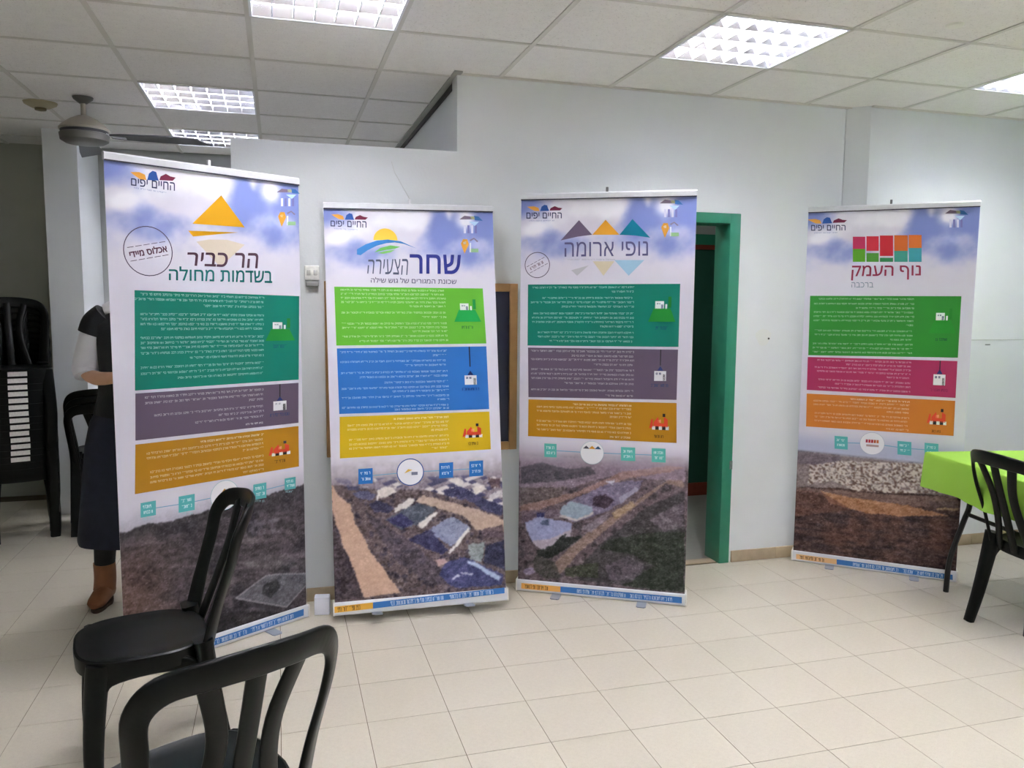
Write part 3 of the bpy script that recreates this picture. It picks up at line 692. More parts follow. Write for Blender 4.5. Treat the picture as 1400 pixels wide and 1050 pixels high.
def stamp(B, cpx, r, txt, ang, two=True):
    c = B.loc(*cpx); B.ring(c, r, .0035, (80, 68, 95), 1, B.sh, 'stamp_ring')
    def R(x, y): return (c[0] + x * cos(ang) - y * sin(ang), c[1] + x * sin(ang) + y * cos(ang))
    for yy in (r * .27, -r * .27):
        for k in range(5):
            a = -r * .8 + k * r * .33; B.poly('stamp_rule', [R(a, yy - .0012), R(a + r * .26, yy - .0012), R(a + r * .26, yy + .0012), R(a, yy + .0012)], (95, 80, 105), 1, B.sh, px=False)
    w = r * .78; B.text(txt, [R(-w, r * .15), R(w, r * .15), R(w, -r * .15), R(-w, -r * .15)], (95, 55, 80), 1, B.sh, 'stamp_lettering', bold=.03, px=False) if txt else B.tiny([R(-w * .8, r * .15), R(w * .8, r * .15), R(w * .8, -r * .15), R(-w * .8, -r * .15)], [(.5, 0, 1, 1)], (95, 55, 80), 1, B.sh, hgt=.015, name='stamp_lettering', px=False)

def frame_from(bl, br, lift=0.0):
    def fl_(p): d = ray(*p); return CAM + d * (-CAM.z / d.z)
    A, Bq = fl_(bl), fl_(br); ex = (Bq - A).normalized(); ez = Vector((0, 0, 1)); en = ex.cross(ez); return A, ex, ez, en, (Bq - A).length
teal = (8, 122, 104); purple = (98, 84, 104); ochre = (178, 126, 22)
def para(vs, u0s, u1=.755): return [(v, u0, u1) for v, u0 in zip(vs, u0s)]

# ---------- banner 1
A, ex, ez, en, L = frame_from((172, 927), (419, 843.5))
B1 = Banner(A, ex, ez, en, L, 2.072, 'leftmost roll-up banner with a mustard pyramid logo and dark aerial photo')
def photo1(U, Z):
    sb = np.array([B1.loc(170, 727), B1.loc(200, 716), B1.loc(235, 713), B1.loc(270, 703), B1.loc(310, 690), B1.loc(345, 680), B1.loc(380, 672), B1.loc(418, 660)])
    hill = np.interp(U, sb[:, 0], sb[:, 1]) + (fbm(U * 30, Z * 0 + 3, 2, 3) - .5) * .018
    n = fbm(U * 12, Z * 14, 5, 5); n2 = fbm(U * 70, Z * 90, 8, 3); st = fbm(U * 4 - Z * 3, Z * 26 + U * 6, 12, 4)
    g = np.ones(U.shape + (3,)) * np.array((76, 68, 74.))
    g = mixc(g, (118, 108, 114), sstep(st, .52, .75) * .7); g = mixc(g, (46, 42, 50), sstep(n, .5, .75) * .8)
    g = mixc(g, (104, 78, 68), blob(U, Z, .02, .25, .18, .3) * .8); g = g + ((n2 - .5) * 34)[..., None]
    g = mixc(g, (60, 58, 62), sstep(Z, hill - .1, hill) * .5)
    P = lambda l: [B1.loc(*p) for p in l]
    hz = P([(330, 712), (385, 708), (385, 728), (330, 735)]); m = inpoly(U, Z, hz) & (hash2(np.floor(U / .014), np.floor(Z / .02), 3) > .45); g[m] = g[m] * .6 + np.array((128, 122, 134)) * .4
    pl = P([(322, 818), (362, 788), (378, 785), (419, 784), (419, 800), (405, 815), (392, 830)]); m = inpoly(U, Z, pl); g[m] = np.array((100, 98, 106)) + ((n2[m] - .5) * 30)[:, None]
    for a, b in zip(pl, pl[1:] + pl[:1]):
        d = np.abs((b[0] - a[0]) * (a[1] - Z) - (a[0] - U) * (b[1] - a[1])) / (math.hypot(b[0] - a[0], b[1] - a[1]) + 1e-6)
        mm = (d < .003) & (U > min(a[0], b[0]) - .003) & (U < max(a[0], b[0]) + .003) & (Z > min(a[1], b[1]) - .003) & (Z < max(a[1], b[1]) + .003); g[mm] = (150, 145, 152)
    m = inpoly(U, Z, P([(360, 800), (378, 792), (384, 802), (370, 818), (358, 812)])); g[m] *= .55
    m = inpoly(U, Z, P([(293, 840), (330, 835), (390, 838), (419, 828), (419, 850), (293, 890)])); g[m] *= .62
    m = inpoly(U, Z, P([(325, 770), (360, 757), (419, 765), (419, 775), (350, 778)])); g[m] = g[m] * .8 + 26
    sky = np.ones(U.shape + (3,)) * np.array((216, 213, 226.)); sky = mixc(sky, (176, 172, 186), sstep(hill + .10 - Z, 0, .12))
    return mixc(sky, (0, 0, 0), Z * 0) * (Z > hill)[..., None] + g * (Z <= hill)[..., None]
B1.sheet(.46, photo1, B1.loc(300, 640)[1])
B1.hardware('white')
panel(B1, [(183.8, 396.7), (409, 404.8), (408.3, 519), (184.5, 534)], teal, [(.035, .03, .76), (.085, .0, .76), (.14, .38, .76)] + [(.235, .03, .76), (.285, .03, .76), (.335, .03, .76), (.385, .14, .76)] + [(.475, .03, .76), (.525, .03, .76), (.575, .03, .76), (.63, .03, .76), (.69, .3, .76)] + [(.775, .03, .76), (.835, .03, .76), (.895, .23, .76)], 'plot', (30, 138, 50))
panel(B1, [(185, 538), (408, 523.3), (408, 578), (185, 602.4)], purple, [(.1, .05, .76), (.22, .05, .76), (.33, .66, .76), (.5, .1, .76), (.62, .47, .76), (.74, .33, .76), (.9, .64, .76, 1)], 'crane')
panel(B1, [(185, 607.9), (408, 582.4), (408.6, 637.7), (184.3, 675.7)], ochre, [(.1, .36, .76, 1), (.21, .06, .76), (.31, .06, .76), (.41, .62, .76), (.6, .08, .76), (.71, .08, .76), (.81, .08, .76), (.92, .62, .76)], 'digger')
B1.polys('emblem', [([(302.3, 267), (334.6, 311), (263, 305.7)], (208, 152, 22)), ([(257, 315.3), (326, 317.8), (264, 323.3)], (208, 152, 22))], 1, B1.sh)
B1.polys('emblem', [([(268.4, 330.4), (285, 327.5), (310, 327.8), (334.4, 334.6), (301, 365)], (216, 203, 186))], 1, B1.sh)
B1.text('הר כביר', [(256, 345), (353, 346), (353, 367), (256, 363)], (88, 62, 80), 2, B1.sh, 'headline', shear=.1, bold=.012)
B1.text('בשדמות מחולה', [(230.7, 364), (372, 366), (372, 387), (230.7, 383)], (20, 118, 118), 2, B1.sh, 'headline', bold=.01)
stamp(B1, (202.8, 343.4), .098, 'אכלוס מיידי', radians(12))
corner_logo(B1, 178, 232, 239, 245, [(179, 243.5), (239, 249.5), (239, 261), (179, 253.5)], 3)
side_logo(B1, 393, 262)
date_boxes(B1, [(192, 686, 213, 706), (244, 677, 266, 699), (346, 661, 364, 682), (389, 653, 404, 669)], (88, 175, 178), (307, 677, .066, 0, (120, 180, 190)), True,
    lambda c, r: B1.polys('emblem_mark', [([(c[0], c[1] + .03), (c[0] + .028, c[1]), (c[0] - .028, c[1])], (208, 152, 22)), ([(c[0] + .014, c[1] + .012), (c[0] + .02, c[1] + .03), (c[0] + .04, c[1])], (30, 40, 40))], 3, B1.sh, px=False))
strip(B1, (172, 909), (419, 827), (419, 843.5), (172, 927))

# ---------- banner 2 (leaning against the board behind it)
a_, l_, r_ = -0.055, 0.14, 0.0125
ex0 = Vector((cos(a_), sin(a_), 0)); n0 = Vector((sin(a_), -cos(a_), 0)); up0 = Vector((0, 0, 1))
ez0 = up0 * cos(l_) - n0 * sin(l_); en0 = ex0.cross(ez0); ex2 = ex0 * cos(r_) + ez0 * sin(r_); ez2 = -ex0 * sin(r_) + ez0 * cos(r_)
B2 = Banner((0.2300, 3.745, 0.037), ex2, ez2, en0, .828, 1.97, 'second roll-up banner, leaning back, with a yellow sun logo and green panel')
def photo2(U, Z):
    P = lambda l: [B2.loc(430 + a / 4.375, 610 + b / 4.375) for a, b in l]
    n = fbm(U * 14, Z * 18, 5, 5); n2 = fbm(U * 110, Z * 110, 8, 2); n3 = fbm(U * 45, Z * 50, 18, 3)
    g = np.ones(U.shape + (3,)) * np.array((112, 98, 100.))
    g = mixc(g, (62, 56, 74), sstep(n3, .5, .7) * .8); g = g + ((n2 - .5) * 90)[..., None]
    Uw, Zw = warp(U, Z)
    def fill(l, c, k=1.0, nn=45):
        m = inpoly(Uw, Zw, P(l)); g[m] = g[m] * (1 - k) + (np.array(c, float) + ((n2[m] - .5) * nn)[:, None]) * k
    # far town haze on top
    fill([(60, 60), (1140, 20), (1140, 330), (800, 260), (400, 260), (60, 230)], (165, 156, 168), .75, 70)
    cell = hash2(np.floor((U * .8 + Z) / .032), np.floor((Z - U * .3) / .02), 4)
    m = inpoly(U, Z, P([(350, 190), (1130, 170), (1130, 360), (900, 330), (560, 230), (380, 280)])); k = m & (cell > .72); g[k] = (214, 208, 206); k = m & (cell < .3); g[k] = (80, 78, 110)
    # streets
    fill([(650, 290), (760, 320), (980, 380), (1135, 440), (1135, 510), (960, 500), (900, 420), (740, 370), (600, 330)], (188, 166, 152))
    fill([(300, 380), (420, 470), (560, 560), (720, 700), (830, 820), (700, 830), (500, 700), (330, 450)], (84, 76, 88), .7, 60)
    fill([(100, 230), (150, 300), (215, 345), (235, 440), (330, 620), (430, 760), (515, 880), (290, 905), (250, 780), (160, 560), (105, 380)], (200, 168, 148), 1, 22)
    fill([(100, 400), (150, 560), (250, 780), (290, 905), (100, 930)], (74, 64, 72), .7, 90)
    # houses: dark roof / shadow / bright wall
    fill([(225, 280), (290, 262), (370, 290), (340, 325), (250, 310)], (98, 98, 128)); fill([(110, 190), (200, 195), (225, 230), (150, 222)], (108, 104, 130)); fill([(190, 235), (270, 240), (270, 265), (200, 262)], (96, 94, 122))
    fill([(360, 265), (450, 240), (490, 265), (400, 320)], (222, 215, 210)); fill([(370, 290), (372, 330), (385, 320), (385, 280)], (232, 228, 224))
    fill([(320, 350), (380, 320), (480, 370), (440, 400), (360, 390)], (66, 64, 92)); fill([(480, 370), (570, 310), (600, 325), (560, 370), (480, 395)], (220, 214, 210))
    fill([(420, 440), (620, 340), (730, 370), (640, 460), (520, 500)], (92, 98, 112)); fill([(430, 445), (520, 400), (600, 460), (540, 495)], (68, 66, 108)); fill([(620, 470), (730, 385), (745, 400), (640, 495)], (222, 216, 212))
    fill([(760, 270), (860, 240), (950, 280), (900, 310), (800, 300)], (72, 70, 104)); fill([(800, 205), (850, 185), (900, 215), (860, 245)], (222, 216, 212)); fill([(940, 250), (1010, 230), (1030, 260), (960, 290)], (226, 220, 214)); fill([(920, 320), (1000, 310), (1130, 360), (1120, 420), (1000, 380)], (72, 72, 104)); fill([(1040, 290), (1120, 260), (1130, 300), (1060, 320)], (205, 200, 204))
    fill([(1040, 190), (1110, 195), (1110, 250), (1050, 250)], (98, 74, 78), .8)
    fill([(680, 500), (820, 420), (940, 490), (820, 600), (720, 540)], (142, 148, 176)); fill([(560, 560), (680, 500), (800, 620), (760, 650), (620, 590)], (62, 60, 96)); fill([(800, 640), (920, 480), (925, 510), (820, 640)], (228, 224, 220)); fill([(640, 530), (690, 500), (720, 520), (700, 545)], (88, 84, 116))
    fill([(780, 700), (900, 660), (1130, 770), (1120, 830), (830, 850), (740, 770)], (78, 80, 122)); fill([(920, 590), (1020, 570), (1000, 690), (930, 680)], (150, 158, 160)); fill([(1020, 600), (1135, 560), (1140, 740), (1010, 690)], (56, 56, 82)); fill([(910, 690), (960, 690), (1110, 780), (1100, 810)], (172, 186, 214)); fill([(870, 755), (950, 760), (950, 768), (870, 765)], (180, 180, 200)); fill([(820, 800), (880, 780), (850, 770)], (200, 200, 215)); fill([(720, 680), (780, 670), (800, 690), (740, 720)], (190, 160, 155))
    fill([(1000, 500), (1130, 470), (1130, 540), (1000, 550)], (96, 82, 92), .8, 70)
    sky = np.ones(U.shape + (3,)) * np.array((216, 213, 226.)); tp = sstep(B2.loc(560, 618)[1] - Z, 0, .09); sky = mixc(sky, (196, 190, 200), tp) + ((n3 - .5) * 60 * tp)[..., None]
    zt = B2.loc(570, 650)[1]
    return mixc(g, sky, sstep(Z, zt - .03, zt + .07)) if False else g * (1 - sstep(Z, zt - .04, zt + .05))[..., None] + sky * sstep(Z, zt - .04, zt + .05)[..., None]
B2.sheet(.44, photo2, B2.loc(560, 618)[1])
B2.hardware('white', tiltfoot=0.078)
green2, blue2, yel2 = (98, 178, 52), (44, 112, 190), (206, 172, 26)
panel(B2, [(457, 392), (660, 394.4), (664.9, 469.6), (459.9, 472.5)], green2, [(.05, .04, .74), (.12, .04, .74), (.19, .04, .74), (.26, .04, .74), (.33, .49, .74), (.44, .04, .74), (.52, .57, .74), (.63, .04, .74), (.70, .04, .74), (.77, .5, .74), (.85, .04, .74), (.93, .15, .74)], 'plot', (24, 158, 72), (20, 90, 60))
panel(B2, [(460.5, 476.4), (664.9, 473.5), (668.8, 559.3), (463.8, 566)], blue2, [(.06, .02, .73), (.13, .63, .73), (.21, .02, .73), (.28, .44, .73), (.38, .02, .73), (.45, .14, .73), (.54, .3, .73), (.62, .02, .73), (.68, .35, .73), (.76, .02, .73), (.82, .65, .73), (.91, .02, .73), (.96, .36, .73)], 'crane', capcol=(20, 50, 120))
panel(B2, [(464.3, 570), (669, 562.6), (671, 614.3), (464.7, 626.8)], yel2, [(.1, .35, .72, 1), (.22, .05, .72), (.32, .05, .72), (.42, .6, .72), (.57, .06, .72), (.68, .06, .72), (.78, .06, .72), (.88, .6, .72)], 'digger')
c = B2.loc(527, 328.5); B2.disc(c, .058, (238, 196, 72), 1, B2.sh, 'emblem', 0, pi)
up_ = [(488, 341), (500, 334), (515, 329), (530, 327.5), (548, 330), (570, 340)]; dn = [(552, 333.5), (540, 331.5), (528, 332.5), (515, 336), (503, 342), (493, 349), (488, 348)]
B2.poly('emblem', up_ + dn, (60, 130, 196), 2, B2.sh)
B2.polys('emblem', [([(512, 345), (520, 339), (534, 335.5), (547, 337.5), (540, 340), (526, 342)], (110, 185, 95)), ([(516, 346), (528, 343), (540, 341.5), (534, 345), (524, 347)], (130, 200, 110))], 2, B2.sh)
B2.text('שחר', [(560, 347.5), (630, 348.5), (630, 375), (560, 374)], (48, 56, 140), 2, B2.sh, 'headline', bold=.014)
B2.text('הצעירה', [(502, 355), (558, 354), (558, 376), (502, 374)], (80, 88, 112), 2, B2.sh, 'headline', shear=.15, bold=-.012)
B2.text('שכונת המגורים של גוש שילה', [(507, 379), (624, 381), (624, 388.5), (507, 386.5)], (84, 82, 112), 2, B2.sh, 'headline', bold=.008)
corner_logo(B2, 453, 291, 502, 300, [(452, 301.5), (501, 302.5), (501, 311.5), (452, 309.5)], 1)
side_logo(B2, 643, 299)
date_boxes(B2, [(489.9, 640.5, 509.5, 661.5), (600.3, 632.5, 619.5, 653.5), (641.5, 630, 660.5, 651)], (40, 112, 186), (561, 645.4, .066, 1, (50, 82, 150)), False,
    lambda c, r: B2.polys('emblem_mark', [([(c[0] - .03, c[1] - .005), (c[0] - .01, c[1] + .015), (c[0] + .01, c[1] + .01), (c[0] - .01, c[1] + .002)], (215, 175, 80)), ([(c[0] + .005, c[1] - .015), (c[0] + .035, c[1] - .015), (c[0] + .035, c[1]), (c[0] + .005, c[1])], (120, 125, 150))], 3, B2.sh, px=False))
strip(B2, (452, 826), (693.5, 799), (693.5, 813.5), (452, 842), .24, (222, 168, 66))

# ---------- banner 3
A, ex, ez, en, L = frame_from((708, 807), (935.5, 828.5))
B3 = Banner(A, ex, ez, en, L, 2.06, 'third roll-up banner with three coloured mountain peaks, beside the green doorway')
def photo3(U, Z):
    P = lambda l: [B3.loc(690 + a / 4.375, 600 + b / 4.375) for a, b in l]
    n = fbm(U * 10, Z * 12, 5, 5); n2 = fbm(U * 120, Z * 120, 8, 2); n3 = fbm(U * 40, Z * 44, 21, 3)
    g = np.ones(U.shape + (3,)) * np.array((112, 98, 104.)); g = mixc(g, (66, 60, 66), sstep(n3, .48, .7) * .8); g = g + ((n2 - .5) * 60)[..., None]
    Uw, Zw = warp(U, Z)
    def fill(l, c, k=1.0, nn=45):
        m = inpoly(Uw, Zw, P(l)); g[m] = g[m] * (1 - k) + (np.array(c, float) + ((n2[m] - .5) * nn)[:, None]) * k
    fill([(90, 100), (1080, 130), (1080, 260), (640, 220), (500, 260), (90, 380)], (148, 132, 148), .8, 30)
    fill([(95, 170), (220, 140), (370, 180), (520, 170), (540, 210), (350, 250), (95, 270)], (72, 70, 78), .75, 30)
    fill([(90, 290), (370, 290), (330, 350), (95, 400)], (104, 94, 92), .8, 90)
    fill([(95, 400), (420, 320), (700, 200), (980, 160), (1080, 170), (1000, 195), (720, 240), (420, 350), (95, 460)], (158, 128, 122), .85)
    fill([(370, 380), (640, 260), (830, 250), (800, 310), (620, 430), (420, 500), (330, 460)], (132, 124, 150), .9, 60)
    fill([(520, 350), (600, 330), (660, 370), (600, 415), (530, 400)], (66, 52, 66), .95, 40)
    fill([(340, 410), (400, 370), (520, 410), (530, 440), (430, 490), (330, 450)], (150, 166, 184)); fill([(330, 450), (430, 480), (530, 435), (530, 450), (430, 495), (325, 465)], (196, 186, 186))
    fill([(600, 255), (660, 245), (640, 275)], (206, 206, 220)); fill([(680, 350), (790, 290), (800, 310), (690, 390)], (160, 156, 180))
    fill([(95, 430), (320, 420), (340, 460), (180, 480), (100, 510)], (120, 104, 118), .8, 50)
    fill([(120, 500), (200, 465), (400, 500), (400, 560), (270, 610), (160, 610)], (156, 160, 196)); fill([(160, 610), (270, 600), (400, 540), (390, 590), (250, 680), (180, 640)], (178, 166, 178)); fill([(190, 440), (240, 440), (230, 470), (190, 470)], (62, 62, 108)); fill([(220, 485), (270, 485), (260, 520), (215, 510)], (92, 104, 130))
    fill([(290, 630), (340, 575), (370, 570), (360, 590), (450, 580), (460, 590), (270, 720), (190, 700), (190, 670)], (38, 42, 40), .95)
    fill([(500, 560), (980, 245), (1060, 250), (1070, 290), (960, 270), (620, 530), (420, 700), (330, 820), (280, 760), (400, 640)], (148, 126, 118), .9, 50)
    fill([(640, 440), (760, 370), (780, 400), (660, 480)], (172, 148, 118), .8, 50); fill([(450, 540), (520, 500), (620, 440), (630, 455), (520, 560)], (150, 138, 150), .8)
    fill([(560, 640), (700, 530), (860, 400), (1075, 310), (1075, 910), (460, 850), (420, 800)], (66, 62, 66), .85, 40)
    fill([(870, 490), (960, 430), (1070, 370), (1070, 520), (960, 560)], (122, 112, 122), .75, 90); fill([(560, 660), (640, 600), (860, 560), (1075, 560), (1075, 920), (700, 880), (900, 760), (760, 690)], (46, 52, 44), .85, 35)
    fill([(600, 760), (740, 700), (850, 760), (760, 860), (620, 840)], (104, 94, 106), .6, 90); fill([(360, 770), (560, 740), (560, 830), (360, 820)], (62, 68, 50), .7, 50)
    fill([(110, 780), (170, 770), (180, 800), (130, 820)], (150, 136, 160)); fill([(180, 690), (300, 740), (340, 830), (250, 840), (170, 790)], (70, 70, 66), .7, 60)
    sky = mixc(np.ones(U.shape + (3,)) * np.array((216, 213, 226.)), (186, 178, 194), sstep(B3.loc(820, 604)[1] - Z, 0, .09)); zt = B3.loc(810, 628)[1]; k = sstep(Z + (n - .5) * .05, zt - .06, zt + .05)[..., None]
    return g * (1 - k) + sky * k
B3.sheet(.45, photo3, B3.loc(820, 604)[1])
B3.hardware('grey')
panel(B3, [(721.9, 389), (930, 388), (927.6, 474.3), (721.3, 472.4)], teal, [(.05, .03, .71), (.12, .56, .71), (.22, .1, .71), (.29, .02, .71), (.36, .23, .71), (.47, .04, .71), (.54, .03, .71), (.61, .03, .71), (.68, .49, .71), (.78, .07, .71), (.85, .07, .71), (.92, .15, .71)], 'plot', (30, 138, 50))
panel(B3, [(721.9, 475.2), (927, 478), (925, 546.7), (722.5, 542.9)], purple, [(.06, .02, .72), (.15, .3, .72), (.23, .02, .72), (.32, .45, .72), (.43, .02, .72), (.52, .02, .72), (.61, .02, .72), (.7, .25, .72), (.84, .02, .72), (.94, .53, .72)], 'crane')
panel(B3, [(722.5, 546), (925, 551), (925, 605.7), (721.9, 596.2)], ochre, [(.1, .31, .71, 1), (.19, .06, .71), (.3, .06, .71), (.4, .56, .71), (.57, .06, .71), (.68, .06, .71), (.8, .06, .71), (.92, .56, .71)], 'digger')
B3.polys('emblem', [([(791.6, 301), (809.7, 321), (790, 323.5), (766.5, 328.8)], (112, 98, 124)), ([(828, 300.5), (847, 321), (828, 321), (809.7, 321)], (226, 162, 52)), ([(864.7, 299.5), (889, 325), (868, 322), (847, 321)], (16, 122, 150))], 1, B3.sh)
B3.polys('emblem', [([(781, 369.4), (805, 362.8), (789, 377)], (190, 190, 198)), ([(810.6, 357.3), (840, 357.3), (825, 377)], (214, 203, 178)), ([(840, 355.6), (881, 355.6), (859.5, 377)], (158, 196, 220))], 1, B3.sh)
B3.text('נופי ארומה', [(772, 331), (886, 329.5), (886, 349.5), (772, 351)], (90, 88, 132), 2, B3.sh, 'headline', bold=-.008)
B3.tiny([(770, 353.5), (842, 353.5), (842, 356), (770, 356)], [(.5, 0, 1)], (165, 165, 182), 2, B3.sh, hgt=.006)
stamp(B3, (734.6, 362.4), .065, None, radians(28))
corner_logo(B3, 720.5, 280.5, 768, 289, [(719.7, 290.5), (768, 290.5), (768, 298.5), (719.7, 299)], -1)
side_logo(B3, 917, 277)
date_boxes(B3, [(744.2, 606.5, 761, 625), (849, 611.5, 868.5, 630), (891, 613, 910, 632)], (92, 186, 176), (809.5, 619, .060, 0, (150, 185, 195)), False,
    lambda c, r: B3.polys('emblem_mark', [([(c[0] + o_ - .017, c[1] + .02), (c[0] + o_ + .017, c[1] + .02), (c[0] + o_, c[1] + .036)], k_) for o_, k_ in ((-.03, (85, 85, 105)), (0, (226, 162, 52)), (.03, (50, 85, 120)))], 3, B3.sh, px=False))
strip(B3, (708.3, 793), (935.7, 812.6), (935.5, 828.5), (708, 807))

# ---------- banner 4
A, ex, ez, en, L = frame_from((1084, 766), (1306, 796))
B4 = Banner(A, ex, ez, en, L, 2.068, 'rightmost roll-up banner with a red and green checkered logo, behind the green table')
def photo4(U, Z):
    P = lambda l: [B4.loc(1070 + a / 3.5, 580 + b / 3.5) for a, b in l]
    n = fbm(U * 8, Z * 10, 5, 5); n2 = fbm(U * 130, Z * 130, 8, 2); n3 = fbm(U * 8 + Z * 4, Z * 60, 21, 4)
    g = np.ones(U.shape + (3,)) * np.array((84, 64, 62.)); g = mixc(g, (52, 40, 44), sstep(n3, .45, .7) * .8); g = g + ((n2 - .5) * 55)[..., None]; g = mixc(g, (122, 82, 66), sstep(n, .5, .8) * .4)
    Uw, Zw = warp(U, Z)
    def fill(l, c, k=1.0, nn=45):
        m = inpoly(Uw, Zw, P(l)); g[m] = g[m] * (1 - k) + (np.array(c, float) + ((n2[m] - .5) * nn)[:, None]) * k
    fill([(65, 130), (300, 150), (700, 190), (840, 210), (840, 350), (400, 310), (65, 300)], (150, 138, 138), .9, 60)
    fill([(65, 130), (280, 155), (280, 200), (65, 190)], (116, 104, 116), .8, 30)
    cell = hash2(np.floor((Uw + Z * .3) / .009), np.floor((Zw + U * .1) / .0075), 4); cm = inpoly(U, Z, P([(130, 195), (280, 175), (700, 190), (840, 230), (840, 330), (520, 330), (350, 320), (240, 270), (120, 290)]))
    k = cm & (cell > .5); g[k] = (206, 196, 188); k = cm & (cell < .28); g[k] = (110, 88, 80)
    fill([(65, 300), (200, 310), (420, 330), (840, 350), (840, 400), (500, 390), (260, 350), (65, 320)], (142, 118, 110), .75, 50)
    fill([(180, 320), (330, 350), (600, 390), (800, 440), (560, 440), (400, 425), (230, 380)], (186, 136, 98), .8, 50)
    fill([(65, 310), (200, 330), (330, 410), (65, 440)], (112, 78, 68), .6, 40); fill([(735, 400), (838, 402), (838, 412), (735, 412)], (190, 160, 130), .8)
    fill([(700, 370), (838, 370), (838, 400), (720, 400)], (110, 92, 92), .8, 80)
    sky = mixc(np.ones(U.shape + (3,)) * np.array((216, 213, 226.)), (178, 182, 206), sstep(B4.loc(1200, 592)[1] - Z, 0, .1)); hz = np.interp(U, [B4.loc(1088, 618)[0], B4.loc(1300, 636)[0]], [B4.loc(1088, 616)[1], B4.loc(1300, 638)[1]])
    k = sstep(Z, hz - .012, hz + .012)[..., None]; return g * (1 - k) + sky * k
B4.sheet(.45, photo4, B4.loc(1200, 592)[1])
B4.hardware('grey')
panel(B4, [(1107.6, 404.4), (1314.4, 405), (1309.6, 489), (1105, 485.6)], (48, 138, 50), [(.05, .06, .71), (.13, .03, .71), (.2, .32, .71), (.27, .03, .71), (.34, .03, .71), (.41, .03, .71), (.48, .66, .71), (.58, .04, .71), (.65, .04, .71), (.72, .56, .71), (.8, .03, .71), (.87, .03, .71), (.94, .03, .71)], 'plot', (42, 146, 48), (20, 70, 60))
panel(B4, [(1104.4, 488), (1309, 493.6), (1306.4, 544), (1103, 533)], (168, 48, 92), [(.08, .07, .71), (.19, .27, .71), (.3, .05, .71), (.41, .07, .71), (.52, .55, .71), (.66, .08, .71), (.77, .2, .71), (.9, .08, .71)], 'crane', capcol=(110, 30, 70))
panel(B4, [(1103, 538), (1306, 548), (1303.6, 596), (1102, 583)], (198, 118, 42), [(.1, .31, .71, 1), (.2, .05, .71), (.31, .05, .71), (.42, .56, .71), (.57, .06, .71), (.68, .06, .71), (.8, .06, .71), (.92, .56, .71)], 'digger')
cols = [(480, 565, 318, 402, 402, 490, (190, 50, 92), (96, 170, 44)), (573, 657, 315, 415, 430, 490, (206, 48, 66), (84, 158, 62)), (665, 755, 310, 450, 462, 490, (196, 40, 52), (58, 146, 92)), (763, 855, 308, 415, 415, 490, (206, 104, 44), (70, 164, 146)), (862, 950, 306, 395, 395, 490, (214, 116, 48), (64, 158, 172))]
ls = []
for x0, x1, y0, y1, y2, y3, c1, c2 in cols:
    q = lambda x, y: (1070 + x / 5, 260 + y / 5)
    ls += [([q(x0, y0), q(x1, y0), q(x1, y1), q(x0, y1)], c1), ([q(x0, y2), q(x1, y2), q(x1, y3), q(x0, y3)], c2)]
B4.polys('emblem', ls, 1, B4.sh)
B4.text('נוף העמק', [(1165, 363), (1259, 362.5), (1259, 382), (1163.5, 383.5)], (152, 44, 78), 2, B4.sh, 'headline', bold=.01)
B4.text('ברכבה', [(1164, 386), (1194, 386), (1194, 393), (1164, 393)], (128, 140, 158), 2, B4.sh, 'headline')
corner_logo(B4, 1104, 298, 1157, 306.5, [(1109, 307.5), (1156, 307.5), (1156, 315), (1109, 315.5)], -2)
side_logo(B4, 1307, 291, False)
date_boxes(B4, [(1141, 596.5, 1159, 614), (1227, 603.5, 1246, 622), (1264, 606, 1283, 625)], (88, 176, 178), (1192.4, 606.4, .064, 0, (150, 165, 180)), False,
    lambda c, r: B4.polys('emblem_mark', [([(c[0] - .034 + i * .014, c[1] + .004), (c[0] - .023 + i * .014, c[1] + .004), (c[0] - .023 + i * .014, c[1] + .022), (c[0] - .034 + i * .014, c[1] + .022)], k_) for i, k_ in enumerate(((170, 50, 80), (196, 50, 60), (180, 40, 50), (190, 90, 50), (200, 110, 60)))] + [([(c[0] - .03, c[1] - .018), (c[0] + .034, c[1] - .018), (c[0] + .034, c[1] - .006), (c[0] - .03, c[1] - .006)], (176, 150, 150))], 3, B4.sh, px=False))
strip(B4, (1084, 753.4), (1305.7, 782.9), (1306, 796), (1084, 766), .27, (232, 186, 132))

# nylon string from the partition top to the clip of banner two
top = B2.org + B2.ex * (B2.W / 2) + B2.ez * (B2.H + .03)
bm = bmesh.new(); tube(bm, [(0.535, YW + .01, 2.276), (0.57, YW - .006, 2.15), tuple(top + Vector((0, .012, 0)))], 0.0013, 6)
tag(bm_obj('hanging_string', bm, mat('nylon', (205, 208, 205), 0.4)), 'thin pale string from the partition top down to the second banner', 'string')

